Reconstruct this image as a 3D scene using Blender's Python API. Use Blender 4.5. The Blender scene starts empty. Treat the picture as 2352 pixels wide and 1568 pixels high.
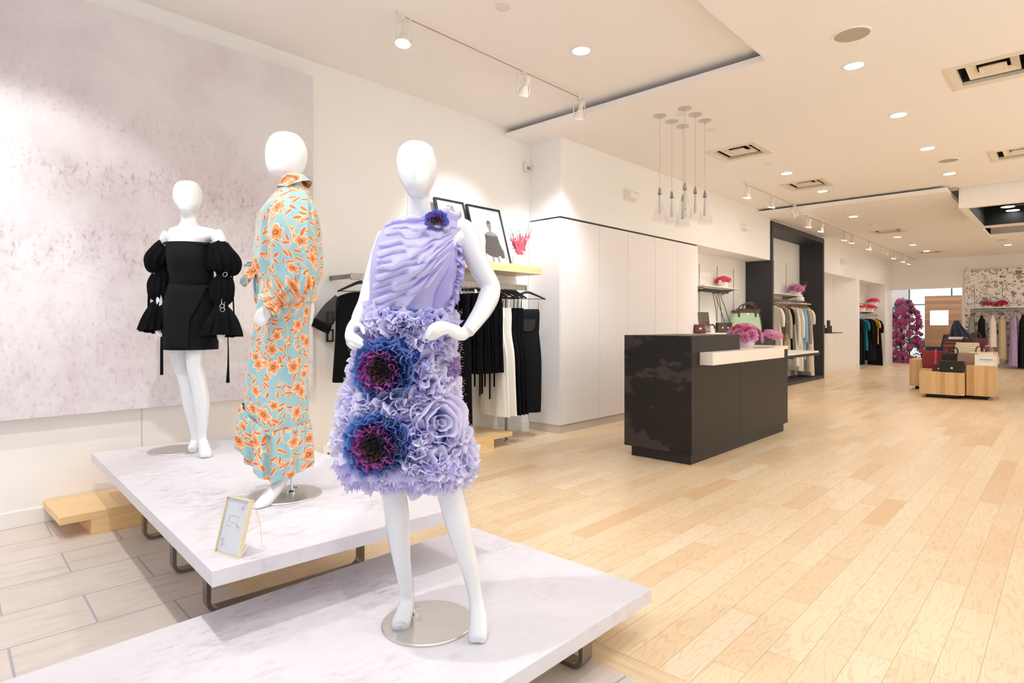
import bpy, math, random
from math import sin, cos, pi, sqrt, radians, atan2, floor, tan, exp
from mathutils import Vector, Matrix, noise
random.seed(7)
S = bpy.context.scene
COL = S.collection
rnd = random.uniform

# ---------------------------------------------------------------- camera model of the place
FPX, CXP, HYP, EYE = 1372.0, 1176.0, 745.0, 1.3
YAW = radians(43.2135)
CT, ST = cos(YAW), sin(YAW)
ROTC = YAW - pi / 2
def _ray(x, y):
    r = (x - CXP) / FPX; u = (HYP - y) / FPX
    return (CT + r * ST, ST - r * CT, u)
def onz(x, y, z):
    d = _ray(x, y); k = (z - EYE) / d[2]; return Vector((k * d[0], k * d[1], z))
def ony(x, y, Y):
    d = _ray(x, y); k = Y / d[1]; return Vector((k * d[0], Y, EYE + k * d[2]))
def onx(x, y, X):
    d = _ray(x, y); k = X / d[0]; return Vector((X, k * d[1], EYE + k * d[2]))

# ---------------------------------------------------------------- materials
def lin(c):
    if isinstance(c, str):
        c = c.lstrip('#'); c = [int(c[i:i + 2], 16) / 255 for i in (0, 2, 4)]
    return tuple(((v / 12.92) if v <= 0.04045 else ((v + 0.055) / 1.055) ** 2.4) for v in c[:3]) + (1.0,)
def node(nt, t, ins=None, **at):
    n = nt.nodes.new(t)
    for k, v in at.items(): setattr(n, k, v)
    for k, v in (ins or {}).items():
        s = n.inputs[k]
        if isinstance(v, bpy.types.NodeSocket): nt.links.new(v, s)
        else: s.default_value = v
    return n
def mth(nt, op, a, b=0.0, c=None):
    n = node(nt, 'ShaderNodeMath', {0: a, 1: b}, operation=op)
    if c is not None: n.inputs[2].default_value = c
    return n.outputs[0]
def sstep(nt, x, a, b):
    return node(nt, 'ShaderNodeMapRange', {0: x, 1: a, 2: b, 3: 0.0, 4: 1.0}, interpolation_type='SMOOTHSTEP').outputs[0]
def mixc(nt, f, a, b, blend='MIX'):
    n = node(nt, 'ShaderNodeMix', data_type='RGBA', blend_type=blend)
    for s, v in ((n.inputs[0], f), (n.inputs[6], a), (n.inputs[7], b)):
        if isinstance(v, bpy.types.NodeSocket): nt.links.new(v, s)
        else: s.default_value = v
    return n.outputs[2]
def newmat(name):
    m = bpy.data.materials.new(name); m.use_nodes = True
    nt = m.node_tree; return m, nt, nt.nodes['Principled BSDF']
def setp(nt, b, **kw):
    names = dict(color='Base Color', rough='Roughness', metal='Metallic', spec='Specular IOR Level', coat='Coat Weight',
                 coatr='Coat Roughness', sheen='Sheen Weight', alpha='Alpha', normal='Normal', emis='Emission Strength', emc='Emission Color',
                 trans='Transmission Weight', ior='IOR')
    for k, v in kw.items():
        s = b.inputs[names[k]]
        if isinstance(v, bpy.types.NodeSocket): nt.links.new(v, s)
        else: s.default_value = v
def bump(nt, h, strength=0.2, dist=0.01):
    return node(nt, 'ShaderNodeBump', {'Height': h, 'Strength': strength, 'Distance': dist}).outputs[0]
def objco(nt, scale=(1, 1, 1), rot=(0, 0, 0), loc=(0, 0, 0), src='Object'):
    tc = node(nt, 'ShaderNodeTexCoord')
    return node(nt, 'ShaderNodeMapping', {'Vector': tc.outputs[src], 'Scale': scale, 'Rotation': rot, 'Location': loc}).outputs[0]
def nz(nt, co, scale, detail=4, rough=0.5, dist=0.0):
    return node(nt, 'ShaderNodeTexNoise', {'Vector': co, 'Scale': scale, 'Detail': detail, 'Roughness': rough, 'Distortion': dist}).outputs[0]
def vnoise(nt, co, scale, amp):
    n = node(nt, 'ShaderNodeTexNoise', {'Vector': co, 'Scale': scale, 'Detail': 3.0})
    v = node(nt, 'ShaderNodeVectorMath', {0: n.outputs['Color'], 1: (0.5, 0.5, 0.5)}, operation='SUBTRACT').outputs[0]
    v = node(nt, 'ShaderNodeVectorMath', {0: v, 3: amp}, operation='SCALE').outputs[0]
    return node(nt, 'ShaderNodeVectorMath', {0: co, 1: v}, operation='ADD').outputs[0]
def ramp(nt, f, stops, interp='LINEAR'):
    n = node(nt, 'ShaderNodeValToRGB', {0: f}); cr = n.color_ramp; cr.interpolation = interp
    while len(cr.elements) < len(stops): cr.elements.new(0.5)
    for e, (p, c) in zip(cr.elements, stops): e.position = p; e.color = lin(c)
    return n.outputs[0]
def plain(name, color, rough=0.5, metal=0.0, spec=0.5, var=0.04, vs=6.0, bmp=0.0, bs=60.0, **kw):
    """base material with a slight procedural tone variation"""
    m, nt, b = newmat(name)
    co = objco(nt)
    f = nz(nt, co, vs, 3)
    c = lin(color)
    a = tuple(min(1, v * (1 - var)) for v in c[:3]) + (1,); d = tuple(min(1, v * (1 + var)) for v in c[:3]) + (1,)
    setp(nt, b, color=mixc(nt, f, a, d), rough=rough, metal=metal, spec=spec, **kw)
    if bmp: setp(nt, b, normal=bump(nt, nz(nt, co, bs, 4), bmp, 0.004))
    return m
def glow(name, color, s):
    m, nt, b = newmat(name); setp(nt, b, color=(0, 0, 0, 1), emc=lin(color), emis=s, spec=0.0); return m

M = {}
M['wall'] = plain('wall_paint', '#f3f2f1', 0.6, var=0.015, vs=1.5, bmp=0.03, bs=90)
M['ceil'] = plain('ceiling_paint', '#f8f5f4', 0.75, var=0.012, vs=1.0, spec=0.2)
M['ceildark'] = plain('painted_gap_shade', '#b9b2aa', 0.8, var=0.02)  # darker than the ceiling: the gap's shade is put into this grey
M['trim'] = plain('trim_paint', '#efeeec', 0.4, var=0.01)
M['cup'] = plain('cupboard_laminate', '#efebea', 0.42, var=0.015, vs=2)
M['kick'] = plain('kick_board', '#cfc4bb', 0.5, var=0.05)
M['track'] = plain('track_white', '#ece5db', 0.4, var=0.01)
M['black'] = plain('black_void', '#07080a', 0.6, var=0.1)
M['mann'] = plain('gloss_white_fibreglass', '#e6e8ec', 0.08, spec=0.6, var=0.004, coat=0.6, coatr=0.04)
M['mannmatte'] = plain('satin_white_fibreglass', '#ecedef', 0.35, spec=0.45, var=0.004)
M['chrome'] = plain('polished_chrome', '#d9dadc', 0.12, 1.0, var=0.02)
M['rail'] = plain('brushed_nickel', '#8f8a86', 0.32, 1.0, var=0.05, vs=20)
M['silver'] = plain('satin_silver', '#c9c4bd', 0.35, 0.8, var=0.03)
M['gold'] = plain('pale_brass', '#efe4c2', 0.35, 0.5, var=0.05)
M['blackcloth'] = plain('black_cloth', '#08080b', 0.85, var=0.2, vs=3, spec=0.15, bmp=0.1, bs=200)
M['blackcrepe'] = plain('black_crepe', '#0d0e12', 0.8, var=0.15, vs=3, spec=0.2, bmp=0.1, bs=300)
M['hanger'] = plain('black_hanger', '#101012', 0.4, var=0.1)
M['whitecloth'] = plain('white_cloth', '#f3efe8', 0.8, var=0.02, spec=0.2, bmp=0.08, bs=150)
M['whiteceramic'] = plain('white_ceramic', '#f2f0ee', 0.25, var=0.01)
M['paper'] = plain('white_card', '#f0f1f3', 0.6, var=0.01)
M['blackframe'] = plain('black_frame', '#18191b', 0.35, var=0.1)
M['leaf'] = plain('leaf_green', '#5f8a4e', 0.5, var=0.3, vs=30)
M['shelfwhite'] = plain('white_shelf', '#ece7df', 0.4, var=0.015)
M['slabwhite'] = plain('white_solid_surface', '#ece4d9', 0.3, var=0.01)
M['tan'] = plain('tan_leather', '#b58b5a', 0.5, var=0.15)

def brushed(name, col, rough, scale=(300, 4, 4)):
    m, nt, b = newmat(name); co = objco(nt, scale)
    n = nz(nt, co, 1.0, 4); c = lin(col)
    setp(nt, b, color=mixc(nt, n, tuple(v * .86 for v in c[:3]) + (1,), tuple(min(1, v * 1.1) for v in c[:3]) + (1,)), metal=1.0, rough=rough,
         normal=bump(nt, n, 0.06, 0.002))
    return m
M['steel'] = brushed('brushed_steel', '#dcd9d5', 0.42, (6, 260, 6))
M['ductdark'] = plain('vent_duct_dark', '#2b2722', 0.8, var=0.5, vs=14)
M['legsteel'] = brushed('leg_steel', '#8c8681', 0.3, (40, 40, 3))

def wood(name, c1, c2, grain=1.0, rough=0.4, stretch=(1.2, 14, 14)):
    m, nt, b = newmat(name); co = objco(nt, stretch); co2 = vnoise(nt, co, 0.8, 0.9)
    n1 = nz(nt, co2, 2.0 * grain, 6, 0.6); n2 = nz(nt, objco(nt, tuple(s * 6 for s in stretch)), 3.0, 3)
    f = mth(nt, 'ADD', mth(nt, 'MULTIPLY', n1, 0.75), mth(nt, 'MULTIPLY', n2, 0.25))
    setp(nt, b, color=ramp(nt, f, [(0.3, c2), (0.62, c1)]), rough=rough, normal=bump(nt, f, 0.08, 0.003))
    return m
M['oak'] = wood('pale_oak', '#f0cf9c', '#e2b97f')
M['oakdark'] = wood('oak_underside', '#c9a26d', '#b88f5a')

def floor_wood():
    m, nt, b = newmat('oak_plank_floor')
    co = objco(nt)
    br = node(nt, 'ShaderNodeTexBrick', {'Vector': co, 'Color1': (0.0, 0.0, 0.0, 1), 'Color2': (1, 1, 1, 1), 'Mortar': (0.5, 0.5, 0.5, 1), 'Scale': 1.0,
              'Mortar Size': 0.0012, 'Mortar Smooth': 0.2, 'Bias': 0.0, 'Brick Width': 0.74, 'Row Height': 0.127}, offset=0.37, offset_frequency=2, squash=1.25, squash_frequency=3)
    t = node(nt, 'ShaderNodeSeparateColor', {0: br.outputs['Color']}).outputs[0]
    # per-plank shift so grain never runs across a joint
    sh = node(nt, 'ShaderNodeCombineXYZ', {0: mth(nt, 'MULTIPLY', t, 37.0), 1: mth(nt, 'MULTIPLY', t, 91.0), 2: mth(nt, 'MULTIPLY', t, 13.0)}).outputs[0]
    cs = node(nt, 'ShaderNodeVectorMath', {0: co, 1: sh}, operation='ADD').outputs[0]
    g = node(nt, 'ShaderNodeMapping', {'Vector': cs, 'Scale': (1.6, 9.0, 1.0)}).outputs[0]
    n = nz(nt, g, 1.5, 2, 0.4, 0.3)
    rings = mth(nt, 'ABSOLUTE', mth(nt, 'SUBTRACT', mth(nt, 'FRACT', mth(nt, 'MULTIPLY', n, 9.0)), 0.5))
    ringl = sstep(nt, rings, 0.17, 0.0)
    fine = nz(nt, node(nt, 'ShaderNodeMapping', {'Vector': cs, 'Scale': (6, 160, 1)}).outputs[0], 1.0, 3)
    base = ramp(nt, t, [(0.0, '#e2c39a'), (0.25, '#ecd6b3'), (0.5, '#e7cca5'), (0.75, '#efdcbe'), (1.0, '#ddba8d')])
    c = mixc(nt, mth(nt, 'MULTIPLY', ringl, 0.30), base, lin('#c99a62'))
    c = mixc(nt, mth(nt, 'MULTIPLY', sstep(nt, fine, 0.52, 0.75), 0.22), c, lin('#b98a55'))
    c = mixc(nt, mth(nt, 'MULTIPLY', br.outputs['Fac'], 0.55), c, lin('#7d5a35'))
    setp(nt, b, color=c, rough=mth(nt, 'ADD', 0.27, mth(nt, 'MULTIPLY', fine, 0.12)), spec=0.45,
         normal=bump(nt, mth(nt, 'SUBTRACT', mth(nt, 'MULTIPLY', fine, 0.25), br.outputs['Fac']), 0.12, 0.003))
    return m
M['floorwood'] = floor_wood()

def floor_tile():
    m, nt, b = newmat('stone_look_tile')
    co = objco(nt, rot=(0, 0, radians(3.0)), loc=(0.10, 0.16, 0))
    br = node(nt, 'ShaderNodeTexBrick', {'Vector': co, 'Color1': (0, 0, 0, 1), 'Color2': (1, 1, 1, 1), 'Mortar': (0.5, 0.5, 0.5, 1), 'Scale': 1.0,
              'Mortar Size': 0.005, 'Mortar Smooth': 0.1, 'Brick Width': 0.6, 'Row Height': 0.366}, offset=0.5, offset_frequency=2, squash=1.0)
    t = node(nt, 'ShaderNodeSeparateColor', {0: br.outputs['Color']}).outputs[0]
    sh = node(nt, 'ShaderNodeCombineXYZ', {0: mth(nt, 'MULTIPLY', t, 17.0), 1: mth(nt, 'MULTIPLY', t, 51.0), 2: 0.0}).outputs[0]
    g = node(nt, 'ShaderNodeMapping', {'Vector': node(nt, 'ShaderNodeVectorMath', {0: co, 1: sh}, operation='ADD').outputs[0], 'Scale': (1.5, 9, 1)}).outputs[0]
    n = nz(nt, vnoise(nt, g, 1.0, 0.8), 1.6, 4, 0.55)
    c = ramp(nt, n, [(0.3, '#cdbdb3'), (0.5, '#dad0c8'), (0.7, '#d3c7be')])
    c = mixc(nt, mth(nt, 'MULTIPLY', t, 0.18), c, lin('#d3bfb2'))
    c = mixc(nt, br.outputs['Fac'], c, lin('#a9a9ac'))
    setp(nt, b, color=c, rough=0.42, normal=bump(nt, br.outputs['Fac'], -0.15, 0.003))
    return m
M['floortile'] = floor_tile()

def mural():
    m, nt, b = newmat('mottled_mural_print')
    co = objco(nt)                       # panel-local metres: x along the wall, z up
    s = node(nt, 'ShaderNodeSeparateXYZ', {0: vnoise(nt, co, 1.3, 0.7)})
    z = s.outputs[2]; x = s.outputs[0]
    big = nz(nt, co, 1.1, 5, 0.6)
    sp = nz(nt, node(nt, 'ShaderNodeMapping', {'Vector': co, 'Scale': (38, 38, 22)}).outputs[0], 1.0, 4, 0.62)
    fine = nz(nt, co, 9.0, 6, 0.75)
    spk = sstep(nt, sp, 0.50, 0.72)
    def band(z0, w, slope):
        d = mth(nt, 'ABSOLUTE', mth(nt, 'SUBTRACT', mth(nt, 'ADD', z, mth(nt, 'MULTIPLY', x, slope)), z0))
        return sstep(nt, d, w, 0.0)
    b1 = band(2.36, 0.22, 0.14); b2 = band(1.83, 0.34, 0.02); b3 = band(2.82, 0.30, 0.2)
    dens = mth(nt, 'ADD', mth(nt, 'ADD', mth(nt, 'MULTIPLY', b1, 0.8), mth(nt, 'MULTIPLY', b2, 0.75)), mth(nt, 'MULTIPLY', b3, 0.35))
    low = sstep(nt, z, 1.85, 1.3)
    dens = mth(nt, 'ADD', mth(nt, 'ADD', dens, mth(nt, 'MULTIPLY', low, 0.42)), mth(nt, 'MULTIPLY', mth(nt, 'SUBTRACT', big, 0.5), 0.8))
    f = mth(nt, 'MULTIPLY', mth(nt, 'ADD', mth(nt, 'MULTIPLY', spk, 0.75), mth(nt, 'MULTIPLY', sstep(nt, fine, 0.4, 0.75), 0.5)), dens)
    base = mixc(nt, sstep(nt, big, 0.35, 0.7), lin('#e2dfe1'), lin('#d6ccd1'))
    c = mixc(nt, node(nt, 'ShaderNodeClamp', {0: f}).outputs[0], base, lin('#99848d'))
    setp(nt, b, color=c, rough=0.7, spec=0.2)
    return m
M['mural'] = mural()

def marble():
    m, nt, b = newmat('mottled_lilac_wrap')
    co = objco(nt)
    st = node(nt, 'ShaderNodeMapping', {'Vector': co, 'Scale': (1, 1, 1), 'Rotation': (0, 0, 0.5)}).outputs[0]
    big = nz(nt, vnoise(nt, st, 1.5, 0.4), 1.7, 5, 0.65)
    mid = nz(nt, node(nt, 'ShaderNodeMapping', {'Vector': co, 'Scale': (14, 34, 14), 'Rotation': (0, 0, 0.5)}).outputs[0], 1.0, 6, 0.7)
    fine = nz(nt, co, 70.0, 3, 0.6)
    dens = sstep(nt, big, 0.44, 0.74)
    f = mth(nt, 'MULTIPLY', sstep(nt, mid, 0.42, 0.78), mth(nt, 'ADD', 0.10, mth(nt, 'MULTIPLY', dens, 0.85)))
    c = mixc(nt, f, lin('#dfdce1'), lin('#917c87'))
    c = mixc(nt, mth(nt, 'MULTIPLY', fine, 0.25), c, lin('#d0c9d0'))
    setp(nt, b, color=c, rough=0.5, spec=0.3)
    return m
M['marble'] = marble()

def blacksteel():
    m, nt, b = newmat('blackened_steel')
    co = objco(nt)
    n1 = nz(nt, node(nt, 'ShaderNodeMapping', {'Vector': co, 'Scale': (1, 1, 1.8)}).outputs[0], 2.3, 7, 0.6)
    ends = sstep(nt, node(nt, 'ShaderNodeSeparateXYZ', {0: co}).outputs[0], .004, .002)   # the end sheet is the blotched one
    blot = mth(nt, 'MULTIPLY', sstep(nt, n1, 0.52, 0.57), ends)
    n2 = nz(nt, node(nt, 'ShaderNodeMapping', {'Vector': co, 'Scale': (40, 40, 3)}).outputs[0], 1.0, 4)
    c = mixc(nt, n2, lin('#232223'), lin('#302e2c'))
    c = mixc(nt, mth(nt, 'MULTIPLY', blot, 0.42), c, lin('#5c5555'))
    setp(nt, b, color=c, metal=0.55, rough=mth(nt, 'ADD', 0.36, mth(nt, 'MULTIPLY', n2, 0.12)), spec=0.4)
    return m
M['bsteel'] = blacksteel()
M['plinthblack'] = plain('black_plinth', '#1d1a19', 0.5, var=0.1)
M['darkcharcoal'] = plain('charcoal_panel', '#303034', 0.5, var=0.1, bmp=0.05, bs=300)

def terrazzo():
    m, nt, b = newmat('terrazzo_print')
    co0 = objco(nt); s = node(nt, 'ShaderNodeSeparateXYZ', {0: co0})
    co = node(nt, 'ShaderNodeCombineXYZ', {0: s.outputs[1], 1: s.outputs[2], 2: 0.0}).outputs[0]
    col = lin('#f1eeec')
    for sc, thr, cols in ((21.0, 0.30, ['#b9aeb0', '#7f7476', '#cfc2bd', '#95898b', '#5e5558', '#a8988f', '#d9d0cc']), (8.0, 0.29, ['#c4bbbd', '#a89da1', '#8a7f84', '#cfc6c4', '#94857f', '#b5a9ad', '#d4ccca'])):
        w = vnoise(nt, co, sc * 0.55, 0.55 / sc)
        v = node(nt, 'ShaderNodeTexVoronoi', {'Vector': w, 'Scale': sc, 'Randomness': 1.0}, voronoi_dimensions='2D')
        e = node(nt, 'ShaderNodeTexVoronoi', {'Vector': w, 'Scale': sc, 'Randomness': 1.0}, voronoi_dimensions='2D', feature='DISTANCE_TO_EDGE')
        r = node(nt, 'ShaderNodeSeparateColor', {0: v.outputs['Color']})
        keep = mth(nt, 'GREATER_THAN', r.outputs[1], 0.60)
        msk = mth(nt, 'MULTIPLY', keep, sstep(nt, mth(nt, 'SUBTRACT', e.outputs['Distance'], mth(nt, 'MULTIPLY', r.outputs[2], 0.17)), 0.04, 0.05))
        col = mixc(nt, msk, col, ramp(nt, r.outputs[0], [(i / len(cols), c) for i, c in enumerate(cols)], 'CONSTANT'))
    setp(nt, b, color=col, rough=0.5)
    return m
M['terrazzo'] = terrazzo()

def stripes(name, cols, scale, axis=2, rough=0.6, dist=0.0):
    m, nt, b = newmat(name); co = objco(nt)
    if dist: co = vnoise(nt, co, 8, dist)
    s = node(nt, 'ShaderNodeSeparateXYZ', {0: co}).outputs[axis]
    f = mth(nt, 'FRACT', mth(nt, 'MULTIPLY', s, scale))
    setp(nt, b, color=ramp(nt, f, [(i / len(cols), c) for i, c in enumerate(cols)], 'CONSTANT'), rough=rough)
    return m
M['blockwood'] = None
def blockwood():
    m, nt, b = newmat('reclaimed_oak_block')
    co = objco(nt)
    s = node(nt, 'ShaderNodeSeparateXYZ', {0: co})
    k = mth(nt, 'FLOOR', mth(nt, 'MULTIPLY', mth(nt, 'ADD', s.outputs[0], s.outputs[1]), 15.0))
    r = node(nt, 'ShaderNodeTexWhiteNoise', {'W': k}, noise_dimensions='1D').outputs[0]
    g = nz(nt, node(nt, 'ShaderNodeMapping', {'Vector': co, 'Scale': (26, 26, 2.5)}).outputs[0], 1.0, 5, 0.6, 0.4)
    f = mth(nt, 'ADD', mth(nt, 'MULTIPLY', r, 0.55), mth(nt, 'MULTIPLY', g, 0.5))
    setp(nt, b, color=ramp(nt, f, [(0.15, '#bd9463'), (0.5, '#cfaa79'), (0.9, '#dbbb8d')]), rough=0.5)
    return m
M['blockwood'] = blockwood()

def vcol_cloth(name, rough=0.75, transl=0.42, sheen=0.2):
    """dyed organza with fold shade and highlights in the colour: the dye colour is stored on the petals"""
    m, nt, b = newmat(name)
    a = node(nt, 'ShaderNodeAttribute', attribute_name='dye')
    weave = nz(nt, objco(nt), 240.0, 2)
    c = mixc(nt, mth(nt, 'MULTIPLY', weave, 0.25), a.outputs['Color'], mixc(nt, 0.5, a.outputs['Color'], (1, 1, 1, 1)))
    setp(nt, b, color=c, rough=rough, spec=0.25, sheen=sheen)
    tr = node(nt, 'ShaderNodeBsdfTranslucent', {'Color': c})
    mx = node(nt, 'ShaderNodeMixShader', {0: transl, 1: b.outputs[0], 2: tr.outputs[0]})
    nt.links.new(mx.outputs[0], nt.nodes['Material Output'].inputs[0])
    return m
M['organza'] = vcol_cloth('dyed_shaded_organza')
M['petal'] = vcol_cloth('petal', 0.6, 0.25, 0.0)
def sheer(name, col, alpha):
    m, nt, b = newmat(name); setp(nt, b, color=lin(col), rough=0.8)
    tr = node(nt, 'ShaderNodeBsdfTransparent'); w = nz(nt, objco(nt), 400, 1)
    mx = node(nt, 'ShaderNodeMixShader', {0: mth(nt, 'MULTIPLY', mth(nt, 'ADD', w, 0.5), alpha), 1: tr.outputs[0], 2: b.outputs[0]})
    nt.links.new(mx.outputs[0], nt.nodes['Material Output'].inputs[0]); return m
M['sheerblack'] = sheer('sheer_black_organza', '#17171b', 0.68)
def clearglass():
    m, nt, b = newmat('clear_glass')
    gl = node(nt, 'ShaderNodeBsdfGlossy', {'Color': (1, 1, 1, 1), 'Roughness': 0.03}); tr = node(nt, 'ShaderNodeBsdfTransparent', {'Color': (0.97, 0.97, 0.97, 1)})
    lw = node(nt, 'ShaderNodeLayerWeight', {'Blend': 0.35})
    f = mth(nt, 'ADD', mth(nt, 'MULTIPLY', mth(nt, 'POWER', lw.outputs['Facing'], 2.0), 0.35), 0.02)
    mx = node(nt, 'ShaderNodeMixShader', {0: f, 1: tr.outputs[0], 2: gl.outputs[0]})
    nt.links.new(mx.outputs[0], nt.nodes['Material Output'].inputs[0]); return m
M['glass'] = clearglass()

def floral():
    """teal satin printed with orange poppies, leaves and white-edged vines (UV in metres)"""
    m, nt, b = newmat('teal_poppy_satin')
    uv = node(nt, 'ShaderNodeTexCoord').outputs['UV']
    uvw = vnoise(nt, uv, 9.0, 0.02)
    col = mixc(nt, nz(nt, uv, 5.0, 3), lin('#8fbcc2'), lin('#a3cbcf'))
    WH, OR, OR2, BR = lin('#f6dcc4'), lin('#f39a58'), lin('#ea8442'), lin('#8a4a28')
    # vines: thin iso-lines of a smooth noise
    vn = nz(nt, node(nt, 'ShaderNodeMapping', {'Vector': uvw, 'Scale': (1.0, 0.7, 1)}).outputs[0], 11.0, 1, 0.3)
    dv = mth(nt, 'ABSOLUTE', mth(nt, 'SUBTRACT', vn, 0.5))
    col = mixc(nt, sstep(nt, dv, 0.022, 0.015), col, WH)
    col = mixc(nt, sstep(nt, dv, 0.011, 0.007), col, OR)
    def cells(scale, seed):
        mp = node(nt, 'ShaderNodeMapping', {'Vector': uvw, 'Location': (seed, seed * 1.7, 0)}).outputs[0]
        v = node(nt, 'ShaderNodeTexVoronoi', {'Vector': mp, 'Scale': scale, 'Randomness': 0.85}, voronoi_dimensions='2D')
        d = node(nt, 'ShaderNodeVectorMath', {0: mp, 1: v.outputs['Position']}, operation='SUBTRACT').outputs[0]
        s = node(nt, 'ShaderNodeSeparateXYZ', {0: d}); r = node(nt, 'ShaderNodeSeparateColor', {0: v.outputs['Color']})
        return s.outputs[0], s.outputs[1], r.outputs
    for sc, seed, ln, wd in ((30.0, 0.0, 0.017, 0.0066), (23.0, 3.1, 0.020, 0.0075)):
        x, y, r = cells(sc, seed)
        an = mth(nt, 'MULTIPLY', r[0], 6.283)
        ca, sa = mth(nt, 'COSINE', an), mth(nt, 'SINE', an)
        a = mth(nt, 'ADD', mth(nt, 'MULTIPLY', x, ca), mth(nt, 'MULTIPLY', y, sa))
        c = mth(nt, 'SUBTRACT', mth(nt, 'MULTIPLY', y, ca), mth(nt, 'MULTIPLY', x, sa))
        a2 = mth(nt, 'POWER', mth(nt, 'ABSOLUTE', mth(nt, 'DIVIDE', a, ln)), 2.0)
        e = mth(nt, 'ADD', a2, mth(nt, 'ABSOLUTE', mth(nt, 'DIVIDE', c, wd)))
        keep = mth(nt, 'GREATER_THAN', r[1], 0.54)
        col = mixc(nt, mth(nt, 'MULTIPLY', keep, sstep(nt, e, 1.32, 1.22)), col, WH)
        leaf = mixc(nt, sstep(nt, mth(nt, 'ABSOLUTE', c), 0.0012, 0.0006), mixc(nt, r[2], OR, OR2), BR)
        col = mixc(nt, mth(nt, 'MULTIPLY', keep, sstep(nt, e, 1.02, 0.94)), col, leaf)
    x, y, r = cells(9.2, 7.7)
    rad = mth(nt, 'SQRT', mth(nt, 'ADD', mth(nt, 'POWER', x, 2.0), mth(nt, 'POWER', y, 2.0)))
    th = mth(nt, 'ADD', mth(nt, 'ARCTAN2', y, x), mth(nt, 'MULTIPLY', r[0], 6.28))
    pet = mth(nt, 'ABSOLUTE', mth(nt, 'COSINE', mth(nt, 'MULTIPLY', th, 2.5)))
    R = mth(nt, 'MULTIPLY', mth(nt, 'ADD', 0.60, mth(nt, 'MULTIPLY', pet, 0.40)), mth(nt, 'ADD', 0.022, mth(nt, 'MULTIPLY', r[1], 0.012)))
    q = mth(nt, 'DIVIDE', rad, R)
    col = mixc(nt, sstep(nt, q, 1.17, 1.10), col, WH)
    fl = mixc(nt, sstep(nt, pet, 0.12, 0.03), mixc(nt, sstep(nt, q, 0.2, 1.0), OR2, lin('#f6a766')), BR)
    fl = mixc(nt, sstep(nt, q, 0.36, 0.28), fl, BR); fl = mixc(nt, sstep(nt, q, 0.2, 0.14), fl, OR)
    col = mixc(nt, sstep(nt, q, 1.0, 0.94), col, fl)
    setp(nt, b, color=col, rough=0.36, spec=0.45, sheen=0.15)
    return m
M['floral'] = floral()

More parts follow.
